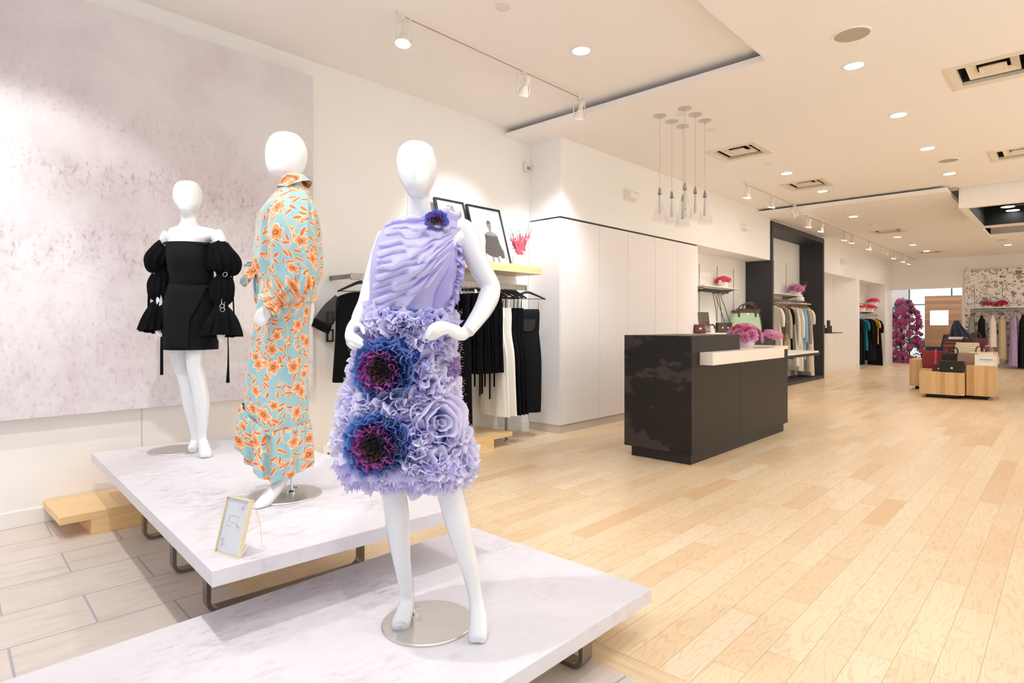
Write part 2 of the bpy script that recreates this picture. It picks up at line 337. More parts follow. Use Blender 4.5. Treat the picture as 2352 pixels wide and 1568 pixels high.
# ---------------------------------------------------------------- mesh builder
class MB:
    def __init__(s): s.v = []; s.f = []; s.uv = []; s.dye = []; s.mi = []; s.cur = 0; s.hasuv = False; s.hasdye = False
    def add(s, vs, fs, uv=None, dye=None):
        o = len(s.v); s.v += [tuple(p) for p in vs]
        s.f += [tuple(i + o for i in f) for f in fs]; s.mi += [s.cur] * len(fs)
        if uv: s.hasuv = True
        s.uv += list(uv) if uv else [(0, 0)] * len(vs)
        if dye: s.hasdye = True
        if dye and isinstance(dye[0], (int, float)): dye = [dye] * len(vs)
        s.dye += list(dye) if dye else [(1, 1, 1)] * len(vs)
        return s
    def box(s, x0, x1, y0, y1, z0, z1, rot=None):
        vs = [Vector((x, y, z)) for z in (z0, z1) for y in (y0, y1) for x in (x0, x1)]
        if rot is not None: vs = [rot @ p for p in vs]
        return s.add(vs, [(0, 2, 3, 1), (4, 5, 7, 6), (0, 1, 5, 4), (2, 6, 7, 3), (0, 4, 6, 2), (1, 3, 7, 5)])
    def grid(s, rows, closed=False, uv=None, dye=None, flip=False):
        """rows: list of equal-length point lists"""
        n = len(rows[0]); fs = []
        for i in range(len(rows) - 1):
            for j in range(n if closed else n - 1):
                a, b = i * n + j, i * n + (j + 1) % n
                q = (a, b, b + n, a + n); fs.append(q[::-1] if flip else q)
        return s.add([p for r in rows for p in r], fs, [p for r in uv for p in r] if uv else None, [p for r in dye for p in r] if dye else None)
    def loft(s, rings, cap0=True, cap1=True):
        n = len(rings[0]); o = len(s.v); s.grid(rings, True); fs = []
        if cap0: fs.append(tuple(range(n))[::-1])
        if cap1: fs.append(tuple((len(rings) - 1) * n + i for i in range(n)))
        s.f += [tuple(i + o for i in f) for f in fs]; s.mi += [s.cur] * len(fs)
        return s
    def tube(s, pts, rad, n=10, cap=True, flat=1.0, up=None):
        pts = [Vector(p) for p in pts]; rad = rad if isinstance(rad, (list, tuple)) else [rad] * len(pts)
        rings = []; ref = Vector(up) if up else None
        for i, p in enumerate(pts):
            t = (pts[min(i + 1, len(pts) - 1)] - pts[max(i - 1, 0)]).normalized()
            if ref is None:
                ref = Vector((0, 0, 1)) if abs(t.z) < 0.9 else Vector((1, 0, 0))
            a = (ref - t * ref.dot(t))
            a = a.normalized() if a.length > 1e-5 else t.orthogonal().normalized()
            b = t.cross(a)
            if up is None: ref = a
            rings.append([p + (a * cos(2 * pi * k / n) + b * (sin(2 * pi * k / n) * flat)) * rad[i] for k in range(n)])
        return s.loft(rings, cap, cap)
    def lathe(s, prof, c=(0, 0, 0), n=24, cap=True):
        return s.loft([[(c[0] + r * cos(2 * pi * k / n), c[1] + r * sin(2 * pi * k / n), c[2] + z) for k in range(n)] for r, z in prof], cap, cap)
    def disc(s, c, r, z0, z1, n=32): return s.lathe([(r, z0), (r, z1)], c, n)
    def prism(s, poly, z0, z1):
        n = len(poly)
        return s.add([(x, y, z0) for x, y in poly] + [(x, y, z1) for x, y in poly],
                     [tuple(range(n))[::-1], tuple(range(n, 2 * n))] + [(i, (i + 1) % n, n + (i + 1) % n, n + i) for i in range(n)])
    def ball(s, c, rx, ry=None, rz=None, n=12, m=8):
        ry = ry or rx; rz = rz or rx
        return s.loft([[(c[0] + rx * sin(t) * cos(2 * pi * k / n), c[1] + ry * sin(t) * sin(2 * pi * k / n), c[2] - rz * cos(t)) for k in range(n)]
                       for t in [max(0.02, min(pi - 0.02, pi * i / m)) for i in range(m + 1)]])
    def xf(s, mat):
        s.v = [tuple(mat @ Vector(p)) for p in s.v]; return s
    def build(s, name, mat, parent=None, smooth=False, bevel=0.0, seg=2, ang=35, loc=None, mesh_only=False):
        me = bpy.data.meshes.new(name); me.from_pydata(s.v, [], s.f); me.validate(clean_customdata=False)
        mats = mat if isinstance(mat, (list, tuple)) else [mat]
        for x in mats: me.materials.append(M[x] if isinstance(x, str) else x)
        if len(mats) > 1 and len(me.polygons) == len(s.mi): me.polygons.foreach_set('material_index', s.mi)
        if s.hasuv:
            ul = me.uv_layers.new(name='UVMap')
            for lp in me.loops: ul.data[lp.index].uv = s.uv[lp.vertex_index]
        if s.hasdye:
            at = me.color_attributes.new('dye', 'FLOAT_COLOR', 'POINT')
            at.data.foreach_set('color', [c for p in s.dye for c in (p[0], p[1], p[2], 1.0)])
        if smooth:
            me.polygons.foreach_set('use_smooth', [True] * len(me.polygons))
            if ang < 180: me.set_sharp_from_angle(angle=radians(ang))
        me.update()
        if mesh_only: return me
        o = bpy.data.objects.new(name, me); COL.objects.link(o)
        if parent is not None: o.parent = parent
        if loc is not None: o.location = loc
        if bevel:
            bv = o.modifiers.new('bevel', 'BEVEL'); bv.width = bevel; bv.segments = seg; bv.limit_method = 'ANGLE'; bv.angle_limit = radians(40)
        return o
def tag(o, label, cat=None, group=None, kind=None):
    if label: o['label'] = label
    if cat: o['category'] = cat
    if group: o['group'] = group
    if kind: o['kind'] = kind
    return o
def thing(name, label, cat, loc=(0, 0, 0), rz=0.0, group=None):
    o = bpy.data.objects.new(name, None); COL.objects.link(o); o.empty_display_size = 0.1
    o.location = loc; o.rotation_euler = (0, 0, rz)
    return tag(o, label, cat, group)
def kids(o): return [c for c in bpy.data.objects if c.parent == o]
def dup(o, loc=None, rz=None, label=None, group=None, scale=None, parent=None):
    c = o.copy(); COL.objects.link(c)
    if parent is not None: c.parent = parent
    if loc is not None: c.location = loc
    if rz is not None: c.rotation_euler = (0, 0, rz)
    if scale is not None: c.scale = scale
    if label: c['label'] = label
    if group: c['group'] = group
    for k in o.children: dup(k, parent=c)
    return c
def struct(name, mb, mat, **kw):
    o = mb.build(name, mat, **kw); o['kind'] = 'structure'; return o
def sbox(name, mat, x0, x1, y0, y1, z0, z1, **kw): return struct(name, MB().box(x0, x1, y0, y1, z0, z1), mat, **kw)
def spline(pts, n):
    """Catmull-Rom through tuples of any length"""
    P = [pts[0]] + list(pts) + [pts[-1]]; out = []
    for i in range(1, len(P) - 2):
        for k in range(n):
            t = k / n
            out.append(tuple(0.5 * (2 * b + (c - a) * t + (2 * a - 5 * b + 4 * c - d) * t * t + (3 * b - a - 3 * c + d) * t ** 3)
                             for a, b, c, d in zip(P[i - 1], P[i], P[i + 1], P[i + 2])))
    out.append(tuple(pts[-1])); return out
DL_W, TR_W, WORLD, EXPO = 5.9, 44.0, 0.72, 0.36
FRONT_SPOTS = [((.36, 2.35), (.7, 2.55, .3), 105.0, 120.0), ((2.8, 1.3), (1.5, 1.7, .2), 28.0, 85.0), ((.45, 4.0), (.75, 4.2, .3), 45.0, 100.0), ((-.4, 3.6), (-.5, 4.85, 2.0), 95.0, 80.0), ((.1, .5), (1.36, 1.65, 1.15), 60.0, 40.0)]
# ================================================================ ROOM SHELL
WY = 4.94                      # left wall
CY = 4.44                      # cupboard fronts and bulkhead
FX = 23.4                      # far wall
# floors
f = MB(); f.prism([(2.02, -3.2), (26.8, -3.2), (26.8, WY + 0.1), (1.32, WY + 0.1), (1.32, 2.1), (2.02, 2.1)], -0.05, 0.0)
struct('floor', f, 'floorwood')
f = MB(); f.prism([(-1.7, -3.2), (1.9, -3.2), (1.9, 1.98), (1.2, 1.98), (1.2, WY + 0.1), (-1.7, WY + 0.1)], -0.05, 0.0)
struct('floor', f, 'floortile')
f = MB().prism([(1.9, -3.2), (2.018, -3.2), (2.018, 2.098), (1.318, 2.098), (1.318, WY), (1.2, WY), (1.2, 1.98), (1.9, 1.98)], -0.05, 0.0)
mb_trim = wood('oak_border_strip', '#e9d2ae', '#d6b68c', stretch=(14, 1.2, 14))
struct('trim_1', f, mb_trim)
# walls
sbox('wall_left', 'wall', -1.7, 23.5, WY, WY + 0.1, 0, 4.2)
f = MB(); f.box(FX, FX + 0.15, 4.46, WY, 0, 4.2); f.box(FX, FX + 0.15, 2.55, 4.46, 2.46, 4.2); f.box(FX, FX + 0.15, -3.2, 2.55, 0, 4.2)
struct('wall_far', f, 'wall')
sbox('wall_right', 'wall', -1.7, 23.5, -3.3, -3.2, 0, 4.2)
f = MB(); f.box(-1.8, -1.7, -3.2, WY, 3.3, 4.2); f.box(-1.8, -1.7, -3.2, -3.0, 0, 3.3); f.box(-1.8, -1.7, 4.7, WY, 0, 3.3)
struct('wall_front', f, 'wall')                       # open shop front behind the camera
# bulkhead above cupboards and alcoves
for a in ((5.575, 12.30, 2.592, 3.62), (15.76, FX, 2.58, 3.6), (12.30, 15.76, 3.4, 3.6)): sbox('wall_bulkhead', 'wall', a[0], a[1], CY, WY, a[2], a[3])
for a in ((18.86, 19.2), (22.4, 23.39)): sbox('wall_pilaster', 'wall', a[0], a[1], CY, WY, 0, 2.58)
f = MB(); f.add([(18.47, WY, 0), (18.86, CY, 0), (18.86, WY, 0), (18.47, WY, 2.58), (18.86, CY, 2.58), (18.86, WY, 2.58)], [(0, 1, 4, 3), (1, 2, 5, 4), (2, 0, 3, 5), (0, 2, 1), (3, 4, 5)])
struct('wall_pilaster', f, 'wall')
# baseboards
sbox('baseboard_left', 'trim', -1.7, 5.56, WY - 0.014, WY, 0, 0.105, bevel=0.004)
f = MB(); f.box(15.76, 18.46, WY - 0.014, WY, 0, 0.14); f.box(19.2, 22.4, WY - 0.014, WY, 0, 0.14); f.box(18.86, 19.2, CY - 0.012, CY, 0, 0.14); f.box(22.4, 23.39, CY - 0.012, CY, 0, 0.14)
f.add([(18.47 - .01, WY, 0), (18.86 - .01, CY, 0), (18.47 - .01, WY, 0.14), (18.86 - .01, CY, 0.14)], [(0, 1, 3, 2)])
struct('baseboard_alcove', f, 'trim')
sbox('baseboard_far', 'trim', FX - 0.012, FX, -3.2, 2.54, 0, 0.1)
# vertical joint in the wall lining left of the first mannequin, and shelf standards in the alcoves
sbox('trim_2', 'kick', 1.32, 1.326, WY - 0.002, WY, 0.1, 0.72)
f = MB()
for x in (10.2, 10.95, 11.7): f.box(x, x + 0.02, WY - 0.004, WY, 0.2, 2.4)
for x in (13.9, 14.7): f.box(x, x + 0.02, WY - 0.004, WY, 0.2, 2.75)
for x in (16.9, 20.0, 20.9): f.box(x, x + 0.02, WY - 0.004, WY, 0.2, 2.4)
struct('trim_3', f, plain('standard_slot', '#8f857c', 0.5, var=0.05))
VR = 0.245                     # half width of a vent opening
VENTS = [(6.71, 0.51), (7.65, 3.155), (10.16, 0.49), (10.16, 3.1), (15.75, 3.08), (21.1, 3.05)]
def slab(x0, x1, y0, y1, z0, z1):
    hs = [(a - VR, a + VR, b - VR, b + VR) for a, b in VENTS if x0 < a < x1 and y0 < b < y1]
    X = sorted({x0, x1} | {v for h in hs for v in h[:2]}); Y = sorted({y0, y1} | {v for h in hs for v in h[2:]}); f = MB()
    for a, b in zip(X, X[1:]):
        for c, d in zip(Y, Y[1:]):
            if not any(h[0] < (a + b) / 2 < h[1] and h[2] < (c + d) / 2 < h[3] for h in hs): f.box(a, b, c, d, z0, z1)
    return f
# ceilings: upper layer, then the floating sheets with shadow gaps
f = MB(); f.box(-1.7, 5.7, 1.3, WY, 3.645, 3.68); f.box(-1.7, FX, -3.2, WY, 3.75, 3.8)
f.box(5.6, 5.7, 1.3, WY, 3.645, 3.75)
struct('ceiling', f, 'ceil')
struct('ceiling', slab(5.14, 12.1, -3.2, WY, 3.53, 3.582), 'ceil'); struct('ceiling', slab(-1.7, 5.14, -3.2, 1.89, 3.53, 3.582), 'ceil')
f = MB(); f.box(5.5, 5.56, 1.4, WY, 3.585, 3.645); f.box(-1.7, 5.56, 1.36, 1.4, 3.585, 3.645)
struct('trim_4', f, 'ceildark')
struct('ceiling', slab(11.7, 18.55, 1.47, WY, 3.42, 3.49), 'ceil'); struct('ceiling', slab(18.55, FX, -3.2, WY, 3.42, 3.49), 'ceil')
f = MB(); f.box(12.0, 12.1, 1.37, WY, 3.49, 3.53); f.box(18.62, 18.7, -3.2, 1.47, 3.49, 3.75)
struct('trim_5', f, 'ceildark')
# boxed-in skylight hanging in the opening, with a black throat
f = MB()
x0, x1, y0, y1, a0, a1, b0, b1 = 12.13, 15.0, -3.2, 1.365, 12.25, 14.66, -3.0, 1.25
for q in ((x0, a0, y0, y1), (a1, x1, y0, y1), (a0, a1, b1, y1), (a0, a1, y0, b0)): sbox('ceiling', 'ceil', *q, 3.2, 3.75)
for q in ((a0, a0 + .01, b0, b1, 3.205), (a1 - .01, a1, b0, b1, 3.205), (a0, a1, b1 - .01, b1, 3.205), (a0, a1, b0, b1, 3.735)): sbox('ceiling', 'black', *q, 3.745)

# exterior room beyond the opening: vestibule with a tall window and daylight
sbox('wall_vestibule', 'wall', 26.8, 26.9, 4.55, 5.3, 0, 3.6)
f = MB(); f.box(23.55, 26.9, 5.2, 5.3, 0, 3.6)
struct('wall_vestibule', f, 'wall')
sbox('wall_vestibule', 'wall', 23.55, 26.9, 1.9, 2.0, 0, 3.6)
f = MB()
W0, W1 = 2.0, 4.55
teal = plain('teal_window_bar', '#3c7f8c', 0.4, var=0.05)
for z0, z1 in ((0.0, 0.08), (0.42, 0.78), (2.02, 2.07), (3.2, 3.6)): f.box(26.8, 26.86, W0, W1, z0, z1)
for y in (4.5, 3.2, W0): f.box(26.8, 26.86, y, y + 0.05, 0.08, 3.2)
w = struct('window_1', f, teal)
MB().box(26.825, 26.83, W0, W1, 0.08, 3.2).build('pane', 'glass', w)
# timber screen wall with a square window cut in it
f = MB()
WX = 25.0
f.box(WX, WX + 0.08, 2.0, 3.1, 0, 2.29); f.box(WX, WX + 0.08, 3.62, 3.77, 0, 2.29); f.box(WX, WX + 0.08, 3.1, 3.62, 0, 1.28); f.box(WX, WX + 0.08, 3.1, 3.62, 1.78, 2.29)
mscr, nt, b = newmat('horizontal_oak_boards')
co = objco(nt, (1, 1, 1)); zz = node(nt, 'ShaderNodeSeparateXYZ', {0: co}).outputs[2]
k = mth(nt, 'FLOOR', mth(nt, 'MULTIPLY', zz, 9.0)); r = node(nt, 'ShaderNodeTexWhiteNoise', {'W': k}, noise_dimensions='1D').outputs[0]
g = nz(nt, objco(nt, (3, 2, 40)), 1.5, 4); ln = sstep(nt, mth(nt, 'FRACT', mth(nt, 'MULTIPLY', zz, 9.0)), 0.06, 0.0)
c = ramp(nt, mth(nt, 'ADD', mth(nt, 'MULTIPLY', r, .5), mth(nt, 'MULTIPLY', g, .5)), [(0.2, '#b98a66'), (0.8, '#d8ad88')])
setp(nt, b, color=mixc(nt, mth(nt, 'MULTIPLY', ln, .5), c, lin('#7d5538')), rough=0.5)
struct('wall_screen', f, mscr)

# ================================================================ WALL MURAL AND LOW BENCH
t = MB().box(-2.1, 2.02, 0.0, 0.088, 0.70, 3.47).build('mural_panel', 'mural', loc=(0.6, 4.85, 0), bevel=0.002)
tag(t, 'large lilac-grey mottled wall panel standing off the left wall', 'wall panel')
t = thing('low_bench', 'long low oak bench against the left wall, running behind the tall platform', 'bench', (0.75, 4.41, 0))
MB().box(0, 3.95, 0.0, 0.52, 0.098, 0.145).build('bench_top', 'oak', t, bevel=0.003)
MB().box(0.16, 3.67, 0.0, 0.5, 0, 0.098).build('bench_base', 'oak', t, bevel=0.002)
# bits on the wall
for i, z in enumerate((1.36, 1.20)):
    t = thing('wall_plate', ('upper' if i == 0 else 'lower') + ' of two small black-rimmed wall plates beside the sheer-sleeved black blouse', 'wall plate', (2.83, WY, z))
    f = MB()
    f.box(-.035, .035, -.016, 0, -.058, -.043); f.box(-.035, .035, -.016, 0, .043, .058); f.box(-.035, -.02, -.016, 0, -.043, .043); f.box(.02, .035, -.016, 0, -.043, .043)
    f.build('plate_rim', 'blackframe', t); MB().box(-.02, .02, -.01, 0, -.043, .043).build('plate_face', plain('plate_face', '#c9d0d2', .4), t)
t = thing('motion_sensor', 'cream motion sensor high in the corner where the left wall meets the cupboards', 'sensor', (5.49, WY, 3.245))
MB().box(-.04, .04, -.06, 0, -.06, .06).build('sensor_body', plain('cream_plastic', '#e9e2d2', .4), t, bevel=.012)
MB().box(-.026, .026, -.066, -.058, -.045, -.005).build('sensor_lens', plain('sensor_lens', '#8d8f8c', .3), t, bevel=.006)

# ================================================================ CUPBOARDS
xs = [5.575, 6.37, 7.04, 7.775, 8.445, 9.13]
names = ['first tall white cupboard, at the corner beside the clothes rail', 'second tall white cupboard from the corner, with a small white catch at its edge',
         'third tall white cupboard from the corner, partly behind the black counter', 'fourth tall white cupboard from the corner, behind the black counter', 'last tall white cupboard, its edge turned to the bag alcove']
for i in range(5):
    t = thing('tall_cupboard', names[i], 'cupboard', (xs[i], CY, 0), group='row of tall white cupboards')
    w = xs[i + 1] - xs[i]
    MB().box(0, w, 0.022, 0.495, 0.09, 2.57).build('carcass', 'cup', t)
    d = MB().box(0.003, w - 0.003, 0, 0.02, 0.1, 2.568).build('door', 'cup', t, bevel=0.0015)
    MB().box(0, w, 0.012, 0.49, 0, 0.088).build('toe_kick', 'kick', t)
    if i == 1: MB().box(0.0, 0.022, -0.012, 0.0, 0.86, 0.96).build('catch', 'shelfwhite', d, bevel=0.003)
t = thing('end_panel', 'white end panel closing the cupboard row next to the clothes rail', 'panel', (5.555, 4.443, 0))
MB().box(0, 0.018, 0, 0.49, 0.1, 2.568).build('panel_board', 'cup', t, bevel=0.0015); MB().box(0.006, 0.018, 0.004, 0.49, 0, 0.1).build('toe_kick', 'kick', t)
sbox('trim_6', 'blackframe', 5.59, 9.13, CY + 0.02, CY + 0.3, 2.571, 2.591)

# ================================================================ CEILING FITTINGS
EM = {'dl': glow('downlight_lens', '#fff6ec', 14.0), 'spot': glow('spot_lens', '#fffaf2', 22.0), 'big': glow('lamp_face', '#ffffff', 14.0)}
LIGHTS = []
def ring_mb(r0, r1, z0, z1, n=32):
    return MB().lathe([(r0, z1), (r0, z0), (r1, z0), (r1, z1)], (0, 0, 0), n, False)
dls = [((4.133, 3.07), 3.645, 'round recessed downlight alone in the raised ceiling, right of the near track'),
       ((5.765, 1.374), 3.53, 'nearest recessed downlight of the right row, beside the big round speaker'),
       ((7.447, 1.354), 3.53, 'second recessed downlight of the right row'),
       ((9.115, 1.346), 3.53, 'third recessed downlight of the right row, just before the small far speaker'),
       ((10.859, 1.331), 3.53, 'fourth recessed downlight of the right row, before the dropped ceiling'),
       ((9.185, 3.076), 3.53, 'recessed downlight just before the second vent along the left row'),
       ((10.841, 3.058), 3.53, 'recessed downlight just past the second vent along the left row'),
       ((13.137, 3.146), 3.42, 'first recessed downlight in the dropped ceiling sheet'),
       ((16.938, 3.106), 3.42, 'recessed downlight past the vent of the dropped ceiling'),
       ((18.889, 3.107), 3.42, 'second recessed downlight past the vent of the dropped ceiling'),
       ((20.721, 3.081), 3.42, 'recessed downlight above the last vent near the far wall'),
       ((20.619, 1.266), 3.42, 'recessed downlight in front of the terrazzo wall')]
for (x, y), z, lb in dls:
    t = thing('recessed_downlight', lb, 'downlight', (x, y, z), group='recessed downlights')
    ring_mb(0.075, 0.098, -0.006, 0.004).build('trim_ring', 'trim', t, smooth=True)
    MB().disc((0, 0, 0), 0.076, -0.0045, 0.0, 32).build('lens', EM['dl'], t)
    LIGHTS.append((x, y, z - 0.02, 'dl'))
for (x, y), r, lb in (((5.135, 1.24), 0.135, 'large round ceiling speaker above the right row of downlights'), ((9.97, 1.237), 0.125, 'small-looking far round ceiling speaker beside the fourth downlight'), ((19.3, 1.3), .12, 'faint round ceiling speaker near the far skylight edge')):
    z = 3.53 if x < 12 else 3.42
    t = thing('ceiling_speaker', lb, 'speaker', (x, y, z), group='round ceiling speakers')
    ring_mb(r - 0.012, r, -0.008, 0.004).build('rim', 'ceil', t, smooth=True)
    MB().disc((0, 0, 0), r - 0.012, -0.005, 0.0).build('grille', plain('speaker_grille', '#b7ad9c', .7, var=.06, vs=200), t)
vm = plain('vent_enamel', '#e9dfd0', 0.4, var=0.03)
def vent(x, y, z, lb):
    t = thing('air_vent', lb, 'vent', (x, y, z), group='square ceiling air vents')
    def sq(f, r0, z0, r1, z1):
        a = [(-r0, -r0, z0), (r0, -r0, z0), (r0, r0, z0), (-r0, r0, z0)]; b = [(-r1, -r1, z1), (r1, -r1, z1), (r1, r1, z1), (-r1, r1, z1)]
        f.grid([a, b], True)
    f = MB(); sq(f, 0.325, 0.0, 0.325, -0.010); sq(f, 0.325, -0.010, 0.30, -0.012); sq(f, 0.30, -0.012, VR - .004, -0.004); sq(f, VR - .004, -0.004, VR - .004, 0.03); f.build('frame', vm, t)
    for ro, ri, z0 in ((.18, .115, .016), (.095, .0, .008)):
        f = MB(); sq(f, ro, z0 + .012, ro, z0)
        if ri: sq(f, ro, z0, ri, z0 + .03); sq(f, ri, z0 + .03, ri, z0 + .036); sq(f, ri, z0 + .036, ro, z0 + .012)
        else:
            sq(f, ro, z0, ro * .8, z0); sq(f, ro * .8, z0, ro * .72, z0 + .004); f.add([(-ro * .72, -ro * .72, z0 + .004), (ro * .72, -ro * .72, z0 + .004), (ro * .72, ro * .72, z0 + .004), (-ro * .72, ro * .72, z0 + .004)], [(0, 1, 2, 3)]); sq(f, ro, z0 + .012, .02, z0 + .05)
        f.build('louvre', vm, t)
    f = MB(); sq(f, VR - .002, .03, VR - .002, .135); f.add([(-VR, -VR, .135), (VR, -VR, .135), (VR, VR, .135), (-VR, VR, .135)], [(0, 1, 2, 3)]); f.build('duct', 'ductdark', t)
vent(6.71, 0.51, 3.53, 'large stepped air vent at the upper right edge of the photo')
vent(7.65, 3.155, 3.53, 'stepped air vent in front of the glass pendants')
vent(10.16, 0.49, 3.53, 'second stepped air vent at the right edge of the photo')
vent(10.16, 3.1, 3.53, 'stepped air vent before the dropped ceiling sheet')
vent(15.75, 3.08, 3.42, 'stepped air vent inside the dropped ceiling sheet')
vent(21.1, 3.05, 3.42, 'farthest stepped air vent, near the far wall')
for (x, y), z, r, lb in (((3.17, 3.07), 3.645, .055, 'round white cover plate on the raised ceiling'), ((5.84, 3.03), 3.53, .05, 'round white cover plate among the pendant plates'), ((6.55, 3.02), 3.53, .055, 'flat round smoke detector just past the pendants'),
                     ((8.445, 3.09), 3.53, .045, 'small sprinkler cover past the first vent'), ((10.9, 3.0), 3.53, .04, 'small sprinkler cover before the dropped ceiling'), ((12.5, 3.14), 3.42, .045, 'sprinkler cover at the start of the dropped ceiling'), ((14.42, 3.12), 3.42, .045, 'sprinkler cover before the dropped ceiling vent')):
    t = MB().lathe([(r, 0.001), (r, -.006), (r * .8, -.012), (0.002, -.013)], (0, 0, 0), 24, True).build('ceiling_cover', plain('cover', '#e9e1da', .5), smooth=True, loc=(x, y, z))
    tag(t, lb, 'ceiling cover', 'small round covers on the ceiling')
# emergency lights on the bulkhead
for x, z, lb in ((7.07, 3.065, 'white emergency light high above the cupboards'), (10.93, 3.09, 'white emergency light above the bag alcove'), (17.38, 2.95, 'white emergency light past the black portal'), (22.29, 2.99, 'white emergency light nearest the far wall')):
    t = thing('emergency_light', lb, 'emergency light', (x, CY, z), group='white emergency lights on the bulkhead')
    MB().box(-.13, .13, -.02, 0, -.075, .075).build('back_box', 'trim', t, bevel=.01)
    MB().tube([(-.115, -.045, 0), (.115, -.045, 0)], .055, 16).build('diffuser', plain('opal_cover', '#efe9e0', .25), t, smooth=True)

# ---- track lighting
def track(x0, x1, y, z, lb):
    t = thing('lighting_track', lb, 'lighting track', (x0, y, z))
    MB().box(0, x1 - x0, -.018, .018, -.024, 0).build('channel', 'track', t, bevel=.002)
    MB().box(.05, x1 - x0 - .05, -.004, .004, -.0255, -.023).build('slot', 'rail', t)
    return t
def track_head(x, y, z, tilt, az, lb, on=True, glowing=True):
    """spot on a U-yoke: tilt from straight down, aimed along azimuth az"""
    t = thing('track_spotlight', lb, 'spotlight', (x, y, z - .024), az, 'white track spotlights')
    f = MB(); f.box(-.02, .02, -.014, .014, -.03, 0); f.build('adapter', 'track', t, bevel=.003)
    f = MB(); w = .062
    for s in (-1, 1): f.box(-.006, .006, s * w - .004, s * w + .004, -.20, -.035)
    f.box(-.008, .008, -w, w, -.042, -.034); f.build('yoke', 'track', t)
    R = Matrix.Translation((0, 0, -.175)) @ Matrix.Rotation(-tilt, 4, 'Y')
    f = MB().lathe([(.012, .125), (.026, .12), (.027, .055), (.024, .05), (.03, .03), (.058, -.02), (.06, -.035), (.055, -.035)], (0, 0, 0), 20, True).xf(R)
    h = f.build('lamp_head', 'track', t, smooth=True, ang=40)
    MB().disc((0, 0, 0), .054, -.0365, -.033, 20).xf(R).build('lens', EM['spot'] if glowing else plain('lamp_reflector', '#cfc6bf', .3), h)
    f = MB(); f.tube([(.02, .0, .12), (.05, .02, .09), (.05, .03, .04)], .003, 5); f.xf(R).build('cable', 'track', h, smooth=True)
    if on:
        d = R.to_3x3() @ Vector((0, 0, -1)); d = Matrix.Rotation(az, 3, 'Z') @ d
        p = Matrix.Rotation(az, 3, 'Z') @ (R @ Vector((0, 0, -.05)))
        LIGHTS.append((x + p.x, y + p.y, z - .024 + p.z, 'tr', tuple(d)))
track(2.66, 5.0, 3.68, 3.645, 'near ceiling track carrying three spotlights over the display platforms')
track_head(2.72, 3.68, 3.645, radians(12), radians(-150), 'big nearest spotlight at the left end of the near track')
track_head(4.07, 3.68, 3.645, radians(38), radians(75), 'middle spotlight of the near track, turned to the wall')
track_head(4.92, 3.68, 3.645, radians(33), radians(60), 'last spotlight of the near track, against the ceiling step')
track(9.3, 11.68, 3.75, 3.53, 'middle ceiling track ending at the dropped ceiling')
for x, tl, az, lb in ((9.42, 12, 90, 'first spotlight of the middle track'), (10.47, 14, 90, 'second spotlight of the middle track'), (11.6, 42, -30, 'last spotlight of the middle track, tilted sideways at the ceiling step')):
    track_head(x, 3.75, 3.53, radians(tl), radians(az), lb)
track(12.15, 23.2, 3.74, 3.42, 'long ceiling track above the black portal running to the far wall')
lbs = ['first', 'second', 'third', 'fourth', 'fifth', 'sixth', 'seventh', 'eighth', 'ninth']
for i, x in enumerate((12.4, 13.17, 14.87, 15.5, 17.1, 18.95, 19.95, 21.25, 22.1)):
    track_head(x, 3.74, 3.42, radians(60 if i == 5 else 14), radians(-60 if i == 5 else 90), lbs[i] + ' spotlight along the far track' + (', turned away and dark' if i == 5 else ''), on=i in (0, 2, 4, 6, 8), glowing=i != 5)
t = MB().box(-.05, .05, -.03, .03, -.05, 0).build('ceiling_bracket', 'darkcharcoal', loc=(onz(245, -3, 3.645).x, onz(245, -3, 3.645).y, 3.645)); tag(t, 'dark ceiling bracket cut off by the top edge above the mural', 'bracket')
# spot bulbs in the black throat
for i, (x, y) in enumerate(((13.35, .87), (14.0, .86), (13.9, .7), (14.5, .82))):
    t = thing('throat_lamp', ['nearest', 'middle', 'dark side-turned', 'farthest'][i] + ' round lamp hanging in the black ceiling opening', 'lamp', (x, y, 3.735), group='lamps in the black ceiling opening')
    MB().tube([(0, 0, 0), (0, 0, -.2)], .012, 8).build('stem', 'darkcharcoal', t)
    f = MB().lathe([(.03, -.18), (.05, -.2), (.10, -.3), (.10, -.31)], n=24); f.build('shade', 'darkcharcoal', t, smooth=True)
    if i != 2: MB().disc((0, 0, 0), .098, -.3125, -.31, 24).build('lens', EM['big'], t)
# ---- glass cone pendants
pl = ['nearest left', 'middle left', 'nearest right', 'far left', 'middle right', 'far right']
for i, (x, y) in enumerate(((5.736, 3.223), (5.988, 3.216), (5.718, 2.923), (6.216, 3.204), (5.96, 2.927), (6.21, 2.938))):
    t = thing('glass_pendant', 'clear glass cone pendant on a thin cord, %s of the cluster of six' % pl[i], 'pendant light', (x, y, 3.53), group='six glass cone pendants')
    MB().lathe([(.068, 0), (.068, -.006), (.008, -.008), (.006, -.04)], n=28).build('ceiling_plate', 'silver', t, smooth=True, ang=40)
    MB().tube([(0, 0, -.03), (0, 0, -.78)], .0022, 6).build('cord', 'silver', t)
    MB().lathe([(.006, -.765), (.009, -.775), (.021, -.835), (.019, -.838), (.012, -.845)], n=20).build('cap', 'rail', t, smooth=True, ang=40)
    f = MB(); n = 32
    f.grid([[(r * cos(2 * pi * k / n), r * sin(2 * pi * k / n), z) for k in range(n)] for r, z in ((.017, -.836), (.045, -.97), (.083, -1.13), (.0815, -1.13), (.0435, -.97), (.015, -.838))], True)
    f.build('glass_cone', 'glass', t, smooth=True, ang=180)
    f = MB().lathe([(.009, -.845), (.011, -.86), (.011, -.93), (.016, -.96), (.016, -1.0), (.018, -1.04), (.004, -1.046)], n=14); f.build('bulb', plain('frosted_bulb', '#f3efe9', .2, trans=.5), t, smooth=True)
